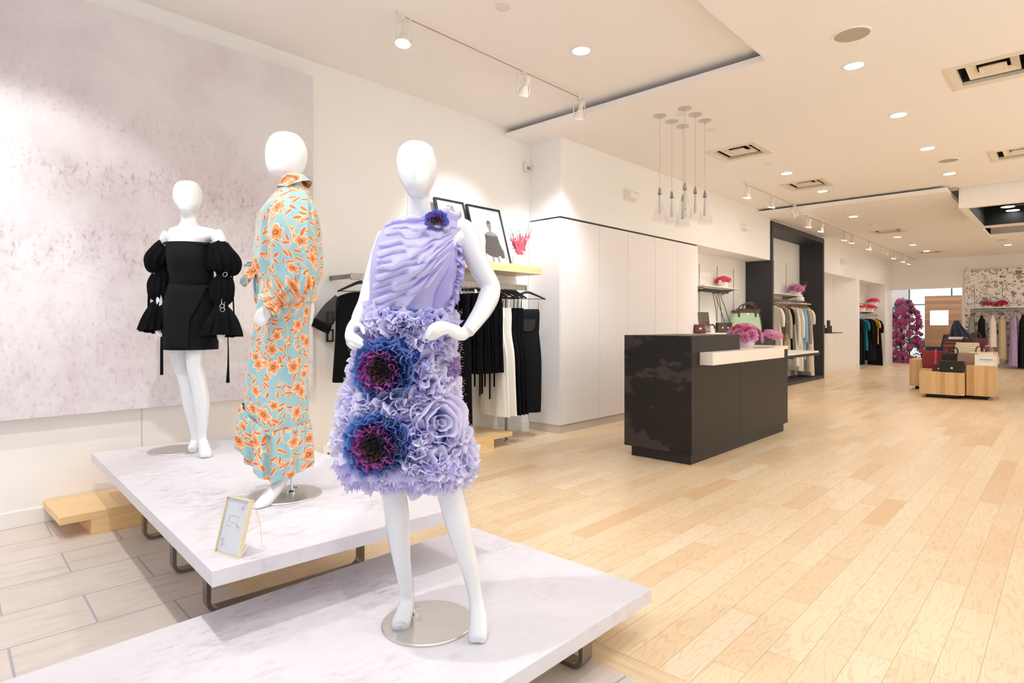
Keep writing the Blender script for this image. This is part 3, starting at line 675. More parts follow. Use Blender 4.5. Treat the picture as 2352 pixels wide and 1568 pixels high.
# ================================================================ DISPLAY PLATFORMS
def u_leg(a, b, h, w=0.062, t=0.018, r=0.055):
    """flat steel bar bent into a U standing under a platform: down at x=a, along the floor, up at x=b"""
    path = [(a, h)]
    path += [(a + r - r * cos(q), r - r * sin(q)) for q in [pi / 2 * k / 6 for k in range(7)]]
    path += [(b - r + r * sin(q), r - r * cos(q)) for q in [pi / 2 * k / 6 for k in range(7)]]
    path.append((b, h)); rings = []
    for i, (x, z) in enumerate(path):
        p, q = path[max(i - 1, 0)], path[min(i + 1, len(path) - 1)]
        tx, tz = q[0] - p[0], q[1] - p[1]; l = math.hypot(tx, tz); nx, nz_ = -tz / l, tx / l
        rings.append([(x, -w / 2, z), (x, w / 2, z), (x + nx * t, w / 2, z + nz_ * t), (x + nx * t, -w / 2, z + nz_ * t)])
    return MB().loft(rings)
PZ, LZ = 0.45, 0.20
t = thing('display_platform', 'taller mottled white display platform carrying the black-dress and floral mannequins', 'platform', (0.792, 2.161, 0), radians(-4.1))
MB().box(0, 1.117, 0, 2.59, PZ - 0.057, PZ).build('platform_top', 'marble', t, bevel=0.002)
for y in (0.70, 1.28, 1.95): u_leg(0.17, 0.95, PZ - 0.058).xf(Matrix.Translation((0, y, 0))).build('leg', 'legsteel', t, smooth=True, ang=30)
t = thing('display_platform', 'lower mottled lilac-grey display platform under the purple-dress mannequin', 'platform', (-0.40, 1.281, 0))
MB().box(0, 2.615, 0, 1.125, LZ - 0.057, LZ).build('platform_top', 'marble', t, bevel=0.002)
MB().box(0.03, 2.56, 0.03, 1.09, LZ - 0.069, LZ - 0.057).build('underboard', 'shelfwhite', t)
for x in (0.3, 1.25, 2.23): u_leg(0.05, 0.86, LZ - 0.07).xf(Matrix.Translation((x, 0, 0)) @ Matrix.Rotation(pi / 2, 4, 'Z')).build('leg', 'legsteel', t, smooth=True, ang=30)

# ---- small brass photo frame standing on the taller platform
t = thing('standing_frame', 'small brass frame with a pale lilac card standing on the taller platform', 'photo frame', (0.862, 2.339, PZ), radians(-76.5))
L = Matrix.Rotation(radians(-15), 4, 'X')
w, h, d, k = 0.138, 0.208, 0.018, 0.006
f = MB()
f.box(0, w, 0, d, 0, k); f.box(0, w, 0, d, h - k, h); f.box(0, k, 0, d, k, h - k); f.box(w - k, w, 0, d, k, h - k)
f.xf(L).build('frame', 'gold', t, bevel=.001)
c = MB().box(k, w - k, 0.008, 0.010, k, h - k).xf(L).build('card', plain('pale_card', '#e9edf3', .5, var=.01), t)
MB().box(k, w - k, 0.003, 0.004, k, h - k).xf(L).build('glass_pane', 'glass', t)
ink = plain('grey_ink', '#8a9099', .6); lil = plain('lilac_print', '#c3bcd8', .7, var=.15, vs=300)
f = MB()
for x0, x1, z, s in ((.045, .08, .139, -.12), (.05, .072, .115, -.10), (.022, .05, .102, -.10)): f.box(x0, x1, .0072, .0078, z, z + .0012, None)
f.box(.035, .0362, .0072, .0078, .115, .140)
f.tube([(.082, .0074, .115), (.088, .0074, .107), (.096, .0074, .102), (.101, .0074, .104)], .0012, 5)
f.xf(L).build('card_print', ink, t)
f = MB(); random.seed(3)
for cx, cz, q in ((.102, .176, 1), (.030, .040, -1)):
    for i in range(46):
        a, r = rnd(0, 6.28), abs(random.gauss(0, .018)); x, z = cx + r * cos(a) * .9, cz + r * sin(a) * 1.4
        if k + .002 < x < w - k - .004 and k + .002 < z < h - k - .004:
            s = rnd(.0015, .004); f.add([(x - s, .0074, z), (x, .0074, z - s * .5), (x + s, .0074, z), (x, .0074, z + s * .5)], [(0, 1, 2, 3)])
f.xf(L).build('flower_print', lil, t)
f = MB(); A = L @ Vector((w - .004, d, h - .006)); B = L @ Vector((w - .004, d, .01)); C_ = Vector((w * .5, .115, .11)); A2 = L @ Vector((.004, d, h - .006)); B2 = L @ Vector((.004, d, .01))
foot = Vector((w * .75, .125, .085))
for p in (A, B, A2, B2): f.tube([p, foot], .0014, 6)
f.tube([foot, (w * .75, .13, .0)], .0014, 6)
f.build('wire_stand', 'gold', t)

# ================================================================ CLOTHES
def sup(c, s, e):
    return math.copysign(abs(c) ** e, c), math.copysign(abs(s) ** e, s)
def shell(prof, n=56, nf=7, amp=0.0, ph=0.0, e=0.8, mb=None, lean=0.0):
    """hanging garment body: prof = (z, half width, half depth, x shift, fold share)"""
    mb = mb or MB(); P = spline([tuple(p) + (0,) * (5 - len(p)) for p in prof], 5); rows = []; uvs = []
    for z, hw, hd, xs_, fs_ in P:
        r = []; u = []
        for k in range(n):
            q = 2 * pi * k / n; c, s = sup(cos(q), sin(q), e)
            wv = amp * fs_ * (sin(nf * q + ph) + .5 * sin((nf + 4) * q + 2 * ph + z * 3))
            r.append((xs_ + (hw + wv * .6) * c, (hd + wv) * s, z)); u.append((q * hw * .7, z))
        rows.append(r); uvs.append(u)
    return mb.grid(rows, True, uvs)
def wavy_sleeve(mb, path, n=20, nf=5, amp=0.004, flat=.6):
    P = spline(path, 6); rings = []
    for i, (x, y, z, r) in enumerate(P):
        a = P[max(i - 1, 0)]; b = P[min(i + 1, len(P) - 1)]
        t = Vector((b[0] - a[0], b[1] - a[1], b[2] - a[2])).normalized(); e1 = Vector((0, 1, 0)) - t * t.y; e1.normalize(); e2 = t.cross(e1)
        rings.append([Vector((x, y, z)) + (e2 * cos(q) + e1 * (sin(q) * flat)) * (r + amp * sin(nf * q + i * .35)) for q in [2 * pi * k / n for k in range(n)]])
    return mb.grid(rings, True)
def hanger_parts(t, mat='hanger', w=0.2, bar=True, hook='chrome', clips=False):
    """z=0 is the top of the hook, shoulders run along x"""
    f = MB().tube([(.012, 0, -.03), (.02, 0, -.014), (.012, 0, 0), (-.004, 0, -.004), (-.008, 0, -.02), (0, 0, -.04), (0, 0, -.085)], .0022, 6); f.build('hook', hook, t, smooth=True)
    f = MB()
    if clips:
        f.box(-w, w, -.006, .006, -.10, -.078)
    else:
        f.tube([(-w, 0, -.165), (-w * .6, 0, -.128), (-.03, 0, -.088), (0, 0, -.082), (.03, 0, -.088), (w * .6, 0, -.128), (w, 0, -.165)], [.008, .011, .014, .016, .014, .011, .008], 8, flat=.7)
        if bar: f.tube([(-w * .97, 0, -.162), (w * .97, 0, -.162)], .0035, 6)
    f.build('shoulders', mat, t, smooth=True, ang=50)
    if clips:
        for s in (-1, 1):
            c = MB().box(s * w * .75 - .012, s * w * .75 + .012, -.009, .009, -.135, -.09); c.build('clip', 'chrome', t, bevel=.002)
def hanger(lb, loc, rz, mat='hanger', group=None, **kw):
    t = thing('clothes_hanger', lb, 'hanger', loc, rz, group); hanger_parts(t, mat, **kw); return t

# ---- rail, post and shelf on the left wall
RY, RZ = 4.60, 1.722
t = thing('clothes_rail', 'long nickel clothes rail on the left wall, its post standing past the low bench', 'clothes rail', (2.84, RY, 0))
MB().box(0, 2.31, -.007, .007, RZ - .03, RZ + .03).build('bar', 'rail', t, bevel=.002)
for x in (0.0, 1.1, 2.29): MB().box(x - .012, x + .012, -.012, WY - RY - .002, RZ - .02, RZ + .02).build('bracket', 'rail', t, bevel=.002)
f = MB().tube([(1.985, .022, 0.006), (1.985, .022, RZ - .02)], .014, 14); f.build('post', 'rail', t, smooth=True)
MB().disc((1.985, .022, 0), .036, 0, .008, 20).build('foot', 'chrome', t, smooth=True, ang=30)
t = tag(MB().box(0, 1.36, -.44, 0, -.09, 0).build('wall_shelf', 'oak', bevel=.003, loc=(3.94, WY, 1.97)), 'thick floating oak shelf on the left wall above the clothes rail', 'shelf')

# ---- leaning fashion prints
def print_frame(x0, x1, zt, lb, seed):
    w = x1 - x0; h = zt - 1.97
    t = thing('leaning_frame', lb, 'framed picture', (x0, 4.66, 1.97)); L = Matrix.Rotation(-atan2(0.2, h), 4, 'X'); k, d = .022, .035
    h = sqrt(h * h + .04)
    f = MB(); f.box(0, w, 0, d, 0, k); f.box(0, w, 0, d, h - k, h); f.box(0, k, 0, d, k, h - k); f.box(w - k, w, 0, d, k, h - k)
    f.xf(L).build('frame', 'blackframe', t, bevel=.002)
    MB().box(k, w - k, .012, .03, k, h - k).xf(L).build('print', plain('print_paper', '#e2e0e6', .6, var=.03, vs=3), t)
    MB().box(k, w - k, .004, .006, k, h - k).xf(L).build('glass_pane', 'glass', t)
    return t, L, w, h
def flat(mb, pts, y, sc=1.0, ox=0, oz=0):
    mb.add([(ox + x * sc, y, oz + z * sc) for x, z in pts], [tuple(range(len(pts)))]); return mb
GR, DK = plain('print_grey', '#8a8480', .7, var=.1), plain('print_dark', '#4a4442', .7, var=.2, vs=20)
t, L, w, h = print_frame(4.44, 4.965, 2.63, 'black-framed print of a woman in a dark dress leaning on the oak shelf', 1)

f = MB(); cx = w * .56
flat(f, [(cx - .03, .50), (cx + .03, .50), (cx + .034, .455), (cx + .02, .425), (cx + .02, .395), (cx + .09, .375), (cx + .10, .34), (cx - .09, .34), (cx - .085, .37), (cx - .02, .395), (cx - .02, .425), (cx - .034, .455)], .0105)
flat(f, [(cx - .06, .022), (cx - .025, .022), (cx - .02, .10), (cx - .055, .10)], .0105); flat(f, [(cx + .03, .022), (cx + .065, .022), (cx + .06, .10), (cx + .02, .10)], .0105)
f.xf(L).build('print_figure', GR, t)
f = MB(); flat(f, [(cx - .03, .505), (cx, .535), (cx + .03, .515), (cx + .036, .48), (cx + .02, .495), (cx - .02, .49), (cx - .036, .455)], .0100)
flat(f, [(cx - .10, .355), (cx - .06, .345), (cx + .07, .345), (cx + .10, .355), (cx + .115, .26), (cx + .145, .16), (cx + .15, .09), (cx + .10, .075), (cx + .08, .11), (cx + .02, .085), (cx - .05, .09), (cx - .09, .10), (cx - .15, .13), (cx - .125, .20), (cx - .105, .27)], .0100)
flat(f, [(cx - .12, .24), (cx - .128, .24), (cx - .15, .09), (cx - .142, .09)], .0100); flat(f, [(cx + .135, .2), (cx + .143, .2), (cx + .185, .06), (cx + .177, .06)], .0100)
f.xf(L).build('print_dress', DK, t)
t, L, w, h = print_frame(3.99, 4.40, 2.635, 'black-framed print of a wide grey hat, half hidden behind the first mannequin', 2)
f = MB(); c = (w * .5, h * .80)
flat(f, [(c[0] + .15 * cos(a), c[1] + .05 * sin(a) - .02) for a in [2 * pi * i / 24 for i in range(24)]], .0105); flat(f, [(c[0] - .05, c[1]), (c[0] + .05, c[1]), (c[0] + .045, c[1] + .075), (c[0] - .045, c[1] + .075)], .0100)
flat(f, [(c[0] - .04, c[1] - .06), (c[0] + .04, c[1] - .06), (c[0] + .1, c[1] - .25), (c[0] + .1, .03), (c[0] - .1, .03), (c[0] - .1, c[1] - .25)], .0107)
f.xf(L).build('print_figure', GR, t)

# ---- flowers: peony-like heads and snapdragon spikes share meshes
def bloom_mesh(name, cols, R=0.05, layers=5, seed=1, flat_=0.8):
    random.seed(seed); f = MB(); cols = [lin(c)[:3] for c in cols]
    for l in range(layers):
        np_ = 4 + 2 * l; rr = R * (0.35 + 0.65 * l / (layers - 1))
        for k in range(np_):
            a = 2 * pi * (k + .5 * (l % 2)) / np_ + rnd(-.15, .15); el = radians(78 - 62 * l / (layers - 1)) + rnd(-.12, .12)
            wd = rr * rnd(.75, 1.0); rows = []; dy = []; col = cols[min(len(cols) - 1, int(rnd(0, len(cols))))]
            for i in range(4):
                v = i / 3; r = []; d = []
                for j in range(5):
                    u = j / 4 - .5
                    rad = rr * (.25 + .75 * v) ; e = el * (0.2 + .8 * v) if l else el
                    az = a + u * wd / rr * (0.5 + .6 * sin(pi * (v * .75 + .15)))
                    q = rad + R * .10 * sin(u * 9 + k * 2) * v
                    r.append((q * cos(e) * cos(az), q * cos(e) * sin(az), q * sin(e) * flat_ + .0)); d.append(col)
                rows.append(r); dy.append(d)
            f.grid(rows, False, None, dy)
    return f.build(name, 'petal', mesh_only=True, smooth=True, ang=180)
BL = {'pink': bloom_mesh('pink_bloom', ['#eaa6d2', '#f0b8dc', '#e292c6'], .075, 6, 1), 'red': bloom_mesh('red_bloom', ['#d4234e', '#b8163f', '#e23c5c'], .07, 6, 2),
      'hot': bloom_mesh('coral_bloom', ['#f2496d', '#ee365c', '#f76a85'], .05, 4, 3), 'mag': bloom_mesh('magenta_bloom', ['#d03a86', '#e05aa0', '#b82a70'], .045, 3, 4)}
def put_mesh(name, me, parent, loc, s=1.0, rot=(0, 0, 0)):
    o = bpy.data.objects.new(name, me); COL.objects.link(o); o.parent = parent; o.location = loc; o.scale = (s, s, s); o.rotation_euler = rot; return o
def dome_flowers(t, kinds, R, z, n, s, sq=0.75):
    ga = 2.399963
    for i in range(n):
        v = (i + .5) / n; el = math.asin(1 - v * .95); a = i * ga
        p = Vector((R * cos(el) * cos(a), R * cos(el) * sin(a), z + R * sq * sin(el)))
        d = Vector((cos(el) * cos(a), cos(el) * sin(a), sin(el)))
        put_mesh('blossom', BL[kinds[i % len(kinds)] if isinstance(kinds, list) else kinds], t, p, s * rnd(.9, 1.1), d.to_track_quat('Z', 'Y').to_euler())
def bowl(t, r0, r1, h): 
    MB().lathe([(r0, 0), (r1, h), (r1 - .008, h), (r0 - .008, .01)], n=28).build('vase', 'whiteceramic', t, smooth=True, ang=40)
def spike_flowers(t, n, z, h, R):
    for i in range(n):
        a = 2 * pi * i / n + .4; lean = rnd(.42, .62); top = Vector((R * cos(a) * lean * 3, R * sin(a) * lean * 3, z + h * rnd(.8, 1.05))); b = Vector((0, 0, z))
        f = MB().tube([b, b.lerp(top, .5) + Vector((0, 0, .02)), top], [.004, .003, .0015], 6)
        for q in range(5):
            p = b.lerp(top, .72 + q * .065); f.ball(p + Vector((rnd(-.006, .006), rnd(-.006, .006), 0)), .006 - q * .0007, n=6, m=4)
        f.build('stem', 'leaf', t, smooth=True)
        f = MB().tube([b.lerp(top, .05), b.lerp(top, .35), b.lerp(top, .72)], [R * .14, R * .2, R * .05], 7); f.dye = [lin('#ee7c98')[:3]] * len(f.v); f.hasdye = True
        for q in range(34):
            v = rnd(.06, .70); p = b.lerp(top, v); w_ = R * .42 * (1.05 - v); aa = rnd(0, 6.28); s = rnd(.008, .016)
            p = p + Vector((w_ * cos(aa), w_ * sin(aa), rnd(-.01, .01))); c = lin(random.choice(['#f2809c', '#ee6486', '#f9a5b8', '#e4527a']))[:3]
            pts = [p + Vector((rnd(-s, s), rnd(-s, s), rnd(-s, s))) for _ in range(6)]
            f.add(pts, [(0, 1, 2), (0, 2, 3), (3, 4, 5), (1, 4, 5), (0, 4, 1)], None, c)
        f.build('flower_spike', 'petal', t)
t = thing('flower_vase', 'white faceted vase of coral snapdragons at the end of the oak shelf', 'flower vase', (5.135, 4.70, 1.97))
MB().lathe([(.052, 0), (.055, .07), (.045, .10), (.020, .135), (.020, .15), (.015, .15), (.016, .13)], n=7).build('vase', 'whiteceramic', t)
random.seed(5); spike_flowers(t, 9, .13, .34, .09)

# ---- garments on the wall rail
t = thing('sheer_sleeve_blouse', 'black blouse with sheer sleeves at the left end of the wall rail', 'blouse', (2.93, RY - .01, RZ), radians(-43))
f = shell([(-.135, .07, .03), (-.15, .13, .04), (-.19, .205, .05), (-.30, .215, .06), (-.55, .22, .065, 0, .5), (-.93, .245, .075, 0, 1)], amp=.008); f.build('body', 'blackcloth', t, smooth=True, ang=180)
for s in (-1, 1):
    sl = wavy_sleeve(MB(), [(s * .18, 0, -.19, .05), (s * .25, 0, -.29, .075), (s * .325, 0, -.41, .082)]).build('sleeve', 'sheerblack', t, smooth=True, ang=180); sl['label'] = 'sheer black sleeve'
    wavy_sleeve(MB(), [(s * .322, 0, -.40, .083), (s * .355, 0, -.465, .088)], amp=.001).build('cuff', 'blackcloth', sl, smooth=True, ang=180)
MB().box(.06, .075, -.034, -.030, -.19, -.165).build('neck_label', 'paper', t)
hanger('black hanger inside the sheer-sleeved black blouse', (2.93, RY - .01, RZ + .034), radians(-43))
def rail_dress(px, name, lb, kind, grp=None, hw=.19, rz=pi / 2, y=RY - .005):
    x = ony(px, 700, y - hw * .92).x
    t = thing(name, lb, 'dress', (x, y, RZ), rz, grp)
    if kind == 'gather':      # strapless, gathered tiers with ribbon ties
        shell([(-.10, hw * .95, .035, 0, 1), (-.35, hw, .05, 0, 1), (-.62, hw * 1.02, .038, 0, 1), (-.64, hw * .98, .032, 0, .3), (-.66, hw * 1.02, .04, 0, 1), (-.93, hw * 1.08, .045, 0, 1.2)], amp=.012, nf=15, n=90, ph=x * 9).build('body', 'blackcloth', t, smooth=True, ang=180)
        for q in range(3):
            xx = rnd(-hw, hw); l = rnd(.18, .33)
            MB().box(xx - .011, xx + .011, .05, .053, -.90 - l, -.64).build('ribbon', 'blackcloth', t)
    elif kind == 'slip':
        mat = 'whitecloth' if 'white' in name else 'blackcloth'
        shell([(-.24, hw * .74, .02), (-.34, hw * .76, .035), (-.52, hw * .74, .04), (-.75, hw * .98, .035, 0, .4), (-1.1, hw * 1.08, .036, 0, .8), (-1.41, hw * 1.16, .038, 0, 1)], amp=.008, nf=5, ph=x * 5).build('body', mat, t, smooth=True, ang=180)
        for s in (-1, 1): MB().tube([(s * hw * .6, 0, -.145), (s * hw * .62, .01, -.26)], .005, 6).build('strap', mat, t)
    elif kind == 'long':
        shell([(-.12, hw * .9, .03), (-.5, hw, .05, 0, .5), (-1.0, hw * 1.03, .06, 0, 1), (-1.45, hw * 1.1, .07, 0, 1)], amp=.01, nf=6).build('body', 'blackcloth', t, smooth=True, ang=180)
    return t, x
random.seed(11)
for px, lb in ((1076, 'long black dress at the left of the black group, next to the purple dress'), (1052, 'long black dress hidden furthest left in the black group')):
    t, x = rail_dress(px, 'black_dress', lb, 'long', 'black dresses on the wall rail')
for i, (px, lb) in enumerate(((1102, 'leftmost gathered black dress with ribbon ties on a clip hanger'), (1119, 'second gathered black dress with ribbon ties on a clip hanger'), (1136, 'third gathered black dress with ribbon ties on a clip hanger'), (1150, 'rightmost gathered black dress with ribbon ties, against the white dresses'))):
    t, x = rail_dress(px, 'gathered_dress', lb, 'gather', 'gathered black dresses on the wall rail')
    hanger('black clip hanger holding the %s gathered black dress' % ['leftmost', 'second', 'third', 'rightmost'][i], (x, RY - .005, RZ + .034), pi / 2, clips=True, w=.15, group='clip hangers on the wall rail')
for i, (px, lb) in enumerate(((1163, 'left one of two white slip dresses on the wall rail'), (1179, 'right one of two white slip dresses, touching the black slips'))):
    t, x = rail_dress(px, 'white_dress', lb, 'slip', 'white slip dresses on the wall rail')
    hanger('black hanger of the %s white slip dress' % ['left', 'right'][i], (x, RY - .005, RZ + .034), pi / 2, group='black hangers on the wall rail', w=.19)
for i, (px, lb) in enumerate(((1190, 'first black slip dress right of the white dresses'), (1199, 'second black slip dress right of the white dresses'), (1207, 'third black slip dress, behind the strapless one'))):
    t, x = rail_dress(px, 'black_dress', lb, 'slip', 'black slip dresses on the wall rail')
    hanger('black hanger of the %s black slip dress' % ['first', 'second', 'third'][i], (x, RY - .005, RZ + .034), pi / 2, group='black hangers on the wall rail', w=.19)
t = thing('black_dress', 'strapless black dress with a cut-out, at the right end of the wall rail', 'dress', (5.13, RY - .02, RZ), radians(-38))
f = shell([(-.245, .135, .02), (-.30, .145, .05), (-.48, .14, .055), (-.52, .138, .055), (-.8, .165, .06, 0, .4), (-1.2, .165, .055, 0, .7), (-1.43, .16, .055, 0, 1)], amp=.006, nf=4); f.build('body', 'blackcrepe', t, smooth=True, ang=180)
f = MB(); f.add([(x, -.062 - .004 * (1 - abs(x) / .1), z) for x, z in [(-.085, -.36), (.085, -.36), (.075, -.45), (.04, -.5), (-.04, -.5), (-.075, -.45)]], [(0, 1, 2, 3, 4, 5)]); f.build('cut_out', 'black', t)
for s in (-1, 1): MB().tube([(s * .13, 0, -.155), (s * .13, 0, -.25)], .002, 5).build('hanging_loop', 'blackcloth', t)
hanger('wide black hanger facing outward at the right end of the wall rail', (5.13, RY - .02, RZ + .034), radians(-38), w=.215)

# ---- little photo card behind the purple dress
t = thing('photo_card', 'small photo card of a person in a light blue shirt, standing on the low bench', 'card', (2.66, 4.62, .145), radians(-20))
L = Matrix.Rotation(radians(-12), 4, 'X')
MB().box(-.06, .12, 0, .004, 0, .125).xf(L).build('card', 'paper', t)
f = MB(); flat(f, [(.03 + .014 * cos(a), .075 + .02 * sin(a)) for a in [2 * pi * i / 14 for i in range(14)]], -.0008); flat(f, [(.022, .062), (.038, .062), (.042, .04), (.018, .04)], -.0008); flat(f, [(-.03, .06), (-.02, .065), (-.005, .055), (-.01, .045), (-.028, .05)], -.0008)
f.xf(L).build('printed_face', plain('printed_skin', '#7a4a35', .7, var=.2, vs=80), t)
f = MB(); flat(f, [(.0, .0), (.075, .0), (.07, .035), (.045, .045), (.015, .043), (.002, .03)], -.0012); f.xf(L).build('printed_shirt', plain('printed_blue', '#a9c9ea', .7), t)
# ================================================================ MANNEQUINS
class Fig:
    """a figure standing on a base plate; helper axes: x to the camera's right, y away from it, z up"""
    def __init__(s, px, py, z):
        p = onz(px, py, z); s.loc = p; s.zb = z
        s.d0 = p.x * CT + p.y * ST; s.r0 = p.x * ST - p.y * CT; s.k = s.d0 / FPX
    def P(s, px, py, dd=0.0):
        d = s.d0 + dd
        return Vector(((px - CXP) / FPX * d - s.r0, dd, EYE + (HYP - py) / FPX * d - s.zb))
    def limb(s, mb, pts, n=16, flat=1.0, sub=5):
        """pts: (px, py, depth offset, half width in px)"""
        L = []
        for p in pts:
            v = s.P(*p[:3]); L.append((v.x, v.y, v.z, p[3] * (s.d0 + p[2]) / FPX))
        L = spline(L, sub); mb.tube([q[:3] for q in L], [q[3] for q in L], n, True, flat)
    def rings(s, mb, tab, n=28, e=1.0, sub=4, cap=True):
        """tab: (py, left px, right px, half depth m, depth offset)"""
        T = [(s.P((l + r) / 2, y, dd)[0], (r - l) / 2 * (s.d0 + dd) / FPX, hd, dd, s.P(0, y, dd)[2]) for y, l, r, hd, dd in tab]
        out = []
        for xc, hw, hd, dd, z in spline(T, sub):
            r = []
            for k in range(n):
                c, q = sup(cos(2 * pi * k / n), sin(2 * pi * k / n), e); r.append((xc + hw * c, dd + hd * q, z))
            out.append(r)
        if mb is not None: mb.loft(out, cap, cap)
        return T
def fuse_floor(f): f.v = [(a, b, max(c, .0015)) for a, b, c in f.v]
def fuse(o, vox=0.0045, it=8):
    m = o.modifiers.new('fuse', 'REMESH'); m.mode = 'VOXEL'; m.voxel_size = vox; m.use_smooth_shade = True
    m = o.modifiers.new('soften', 'SMOOTH'); m.iterations = it; m.factor = 0.5
def base_plate(t, r, loc, rod):
    MB().lathe([(r, 0.0), (r, .005), (r - .003, .008), (0.001, .008)], loc, 64).build('base_plate', 'steel', t, smooth=True, ang=30)
    f = MB(); a, b = Vector(rod[0]), Vector(rod[1]); f.tube([a, b], .007, 12); f.lathe([(.022, 0), (.022, .012), (.012, .02), (.012, .04)], a, 16)
    f.tube([a + Vector((0, 0, .03)), a + Vector((.03, 0, .03))], .005, 8)
    f.build('support_rod', 'chrome', t, smooth=True, ang=40)
def wtube(mb, pts, n=40, nf=8, amp=0.004, flat=1.0, uvk=None, ph=0.0):
    """gathered cloth tube: pts = (Vector, radius, fold share)"""
    L = spline([(p.x, p.y, p.z, r, w) for p, r, w in pts], 6); rows = []; uv = []; ln = 0
    for i, (x, y, z, r, w) in enumerate(L):
        a, b = L[max(i - 1, 0)], L[min(i + 1, len(L) - 1)]; t = Vector((b[0] - a[0], b[1] - a[1], b[2] - a[2])).normalized()
        e1 = Vector((0, 1, 0)) - t * t.y; e1.normalize(); e2 = t.cross(e1)
        if i: ln += (Vector((x, y, z)) - Vector(L[i - 1][:3])).length
        rr = [r + amp * w * (sin(nf * q + ph) + .6 * sin((nf * 2 - 3) * q + i * .2 + ph)) for q in [2 * pi * k / n for k in range(n + 1)]]
        rows.append([Vector((x, y, z)) + (e2 * cos(2 * pi * k / n) + e1 * (sin(2 * pi * k / n) * flat)) * rr[k] for k in range(n + 1)])
        uv.append([(2 * pi * k / n * r * .9 + ph, -ln + ph * 2) for k in range(n + 1)])
    mb.grid(rows, False, uv)
    return rows

# ---------------------------------------------------------------- 1. purple ruffled dress
F1 = Fig(983, 1430, LZ)
m1 = thing('mannequin', 'glossy white egg-headed mannequin in a purple ruffled flower dress on the lower platform', 'mannequin', F1.loc, ROTC)
f = MB()
F1.rings(f, [(328, 952, 962, .008, -.03), (332, 933, 984, .055, -.03), (342, 921, 996, .085, -.03), (358, 913, 1003, .103, -.03), (380, 911, 1006, .112, -.035), (402, 914, 1003, .110, -.04), (420, 921, 997, .10, -.05), (436, 930, 988, .085, -.06), (448, 938, 978, .06, -.065), (453, 945, 970, .03, -.06)], 32, 1.0, 4)
F1.rings(f, [(425, 934, 990, .052, -.0), (455, 936, 988, .05, .0), (485, 935, 992, .052, .005), (505, 930, 1000, .062, .01), (520, 912, 1015, .07, .01), (532, 890, 1040, .075, .01)], 24)
F1.rings(f, [(512, 925, 1005, .05, .01), (522, 890, 1052, .07, .01), (540, 872, 1070, .085, .01), (570, 872, 1055, .105, 0), (615, 868, 1042, .12, -.02), (660, 866, 1032, .105, -.01), (705, 866, 1028, .095, 0), (760, 852, 1036, .11, 0), (820, 840, 1045, .12, 0), (880, 838, 1048, .115, 0), (915, 850, 1035, .09, 0)], 28, .9)
F1.limb(f, [(895, 850, 0, 52), (897, 960, -.02, 45), (903, 1060, -.05, 33), (903, 1120, -.055, 29), (910, 1170, -.045, 29), (914, 1215, -.03, 27.5), (922, 1280, -.01, 21), (931, 1340, 0, 16), (934, 1372, .01, 16), (930, 1400, -.01, 19), (923, 1424, -.035, 21.5), (919, 1440, -.055, 20), (918, 1446, -.068, 12)], 18, .95)
F1.limb(f, [(1000, 850, 0, 52), (1006, 960, -.04, 38), (1022, 1060, -.085, 31), (1032, 1120, -.10, 31), (1044, 1170, -.10, 30), (1056, 1220, -.10, 27), (1072, 1280, -.09, 22), (1086, 1340, -.08, 17), (1094, 1380, -.08, 16.5), (1098, 1415, -.10, 20), (1098, 1450, -.125, 22.5), (1096, 1470, -.14, 20), (1095, 1478, -.15, 12)], 18, .95)
# arm on the image left, hand resting on the thigh
F1.limb(f, [(895, 540, .02, 28), (880, 580, .035, 27), (865, 625, .045, 25), (853, 662, .045, 22.5), (843, 695, .01, 21), (826, 725, -.06, 17), (818, 742, -.10, 14), (810, 755, -.125, 14)], 16)
F1.limb(f, [(816, 738, -.10, 13), (808, 755, -.125, 16), (803, 775, -.15, 15), (806, 786, -.16, 10)], 14, .7)
for pts in ([(816, 742, -.11, 6), (829, 748, -.14, 6), (834, 758, -.16, 5.5), (837, 768, -.17, 4)], [(804, 764, -.135, 6.5), (814, 770, -.17, 6), (826, 778, -.185, 5.2), (834, 784, -.185, 3.8)],
            [(801, 772, -.14, 6.5), (811, 781, -.175, 6), (824, 788, -.19, 5.2), (835, 793.5, -.19, 3.8)], [(799, 780, -.14, 6.2), (808, 790, -.17, 5.8), (820, 795, -.185, 5), (831, 799, -.185, 3.6)],
            [(799, 787, -.135, 5.6), (806, 796, -.16, 5.2), (814, 800, -.17, 4.5), (822, 802.5, -.17, 3.4)]):
    F1.limb(f, pts, 10, 1.0, 4)
# arm on the image right, hand on the hip
F1.limb(f, [(1045, 528, .01, 26), (1066, 532, .02, 28), (1082, 570, .03, 27), (1100, 610, .05, 25), (1120, 645, .07, 23.5), (1127, 662, .07, 23), (1122, 684, .05, 24), (1110, 710, .0, 22), (1091, 738, -.055, 18.5), (1073, 762, -.09, 16)], 18)
F1.limb(f, [(1078, 752, -.08, 15), (1064, 767, -.10, 15.5), (1046, 762, -.13, 17), (1030, 754, -.15, 15), (1020, 752, -.16, 9)], 14, .6, 5)
for pts in ([(1034, 748, -.15, 6.5), (1012, 742, -.185, 6.4), (992, 749, -.205, 5.6), (983, 763, -.205, 5), (977, 778, -.20, 3.8)], [(1036, 753, -.15, 6.5), (1016, 749, -.19, 6.4), (998, 757, -.21, 5.6), (989, 769, -.21, 5), (984, 781, -.205, 3.8)],
            [(1036, 758, -.15, 6.2), (1020, 756, -.185, 6), (1004, 763, -.205, 5.4), (995, 773, -.205, 4.8), (990, 782, -.20, 3.6)], [(1036, 764, -.145, 5.6), (1024, 763, -.175, 5.4), (1011, 768, -.195, 4.9), (1004, 774, -.195, 4.4), (998, 780, -.19, 3.4)],
            [(1052, 769, -.11, 6), (1042, 776, -.10, 5.6), (1034, 779, -.09, 5), (1028, 778, -.08, 4)]):
    F1.limb(f, pts, 10, 1.0, 4)
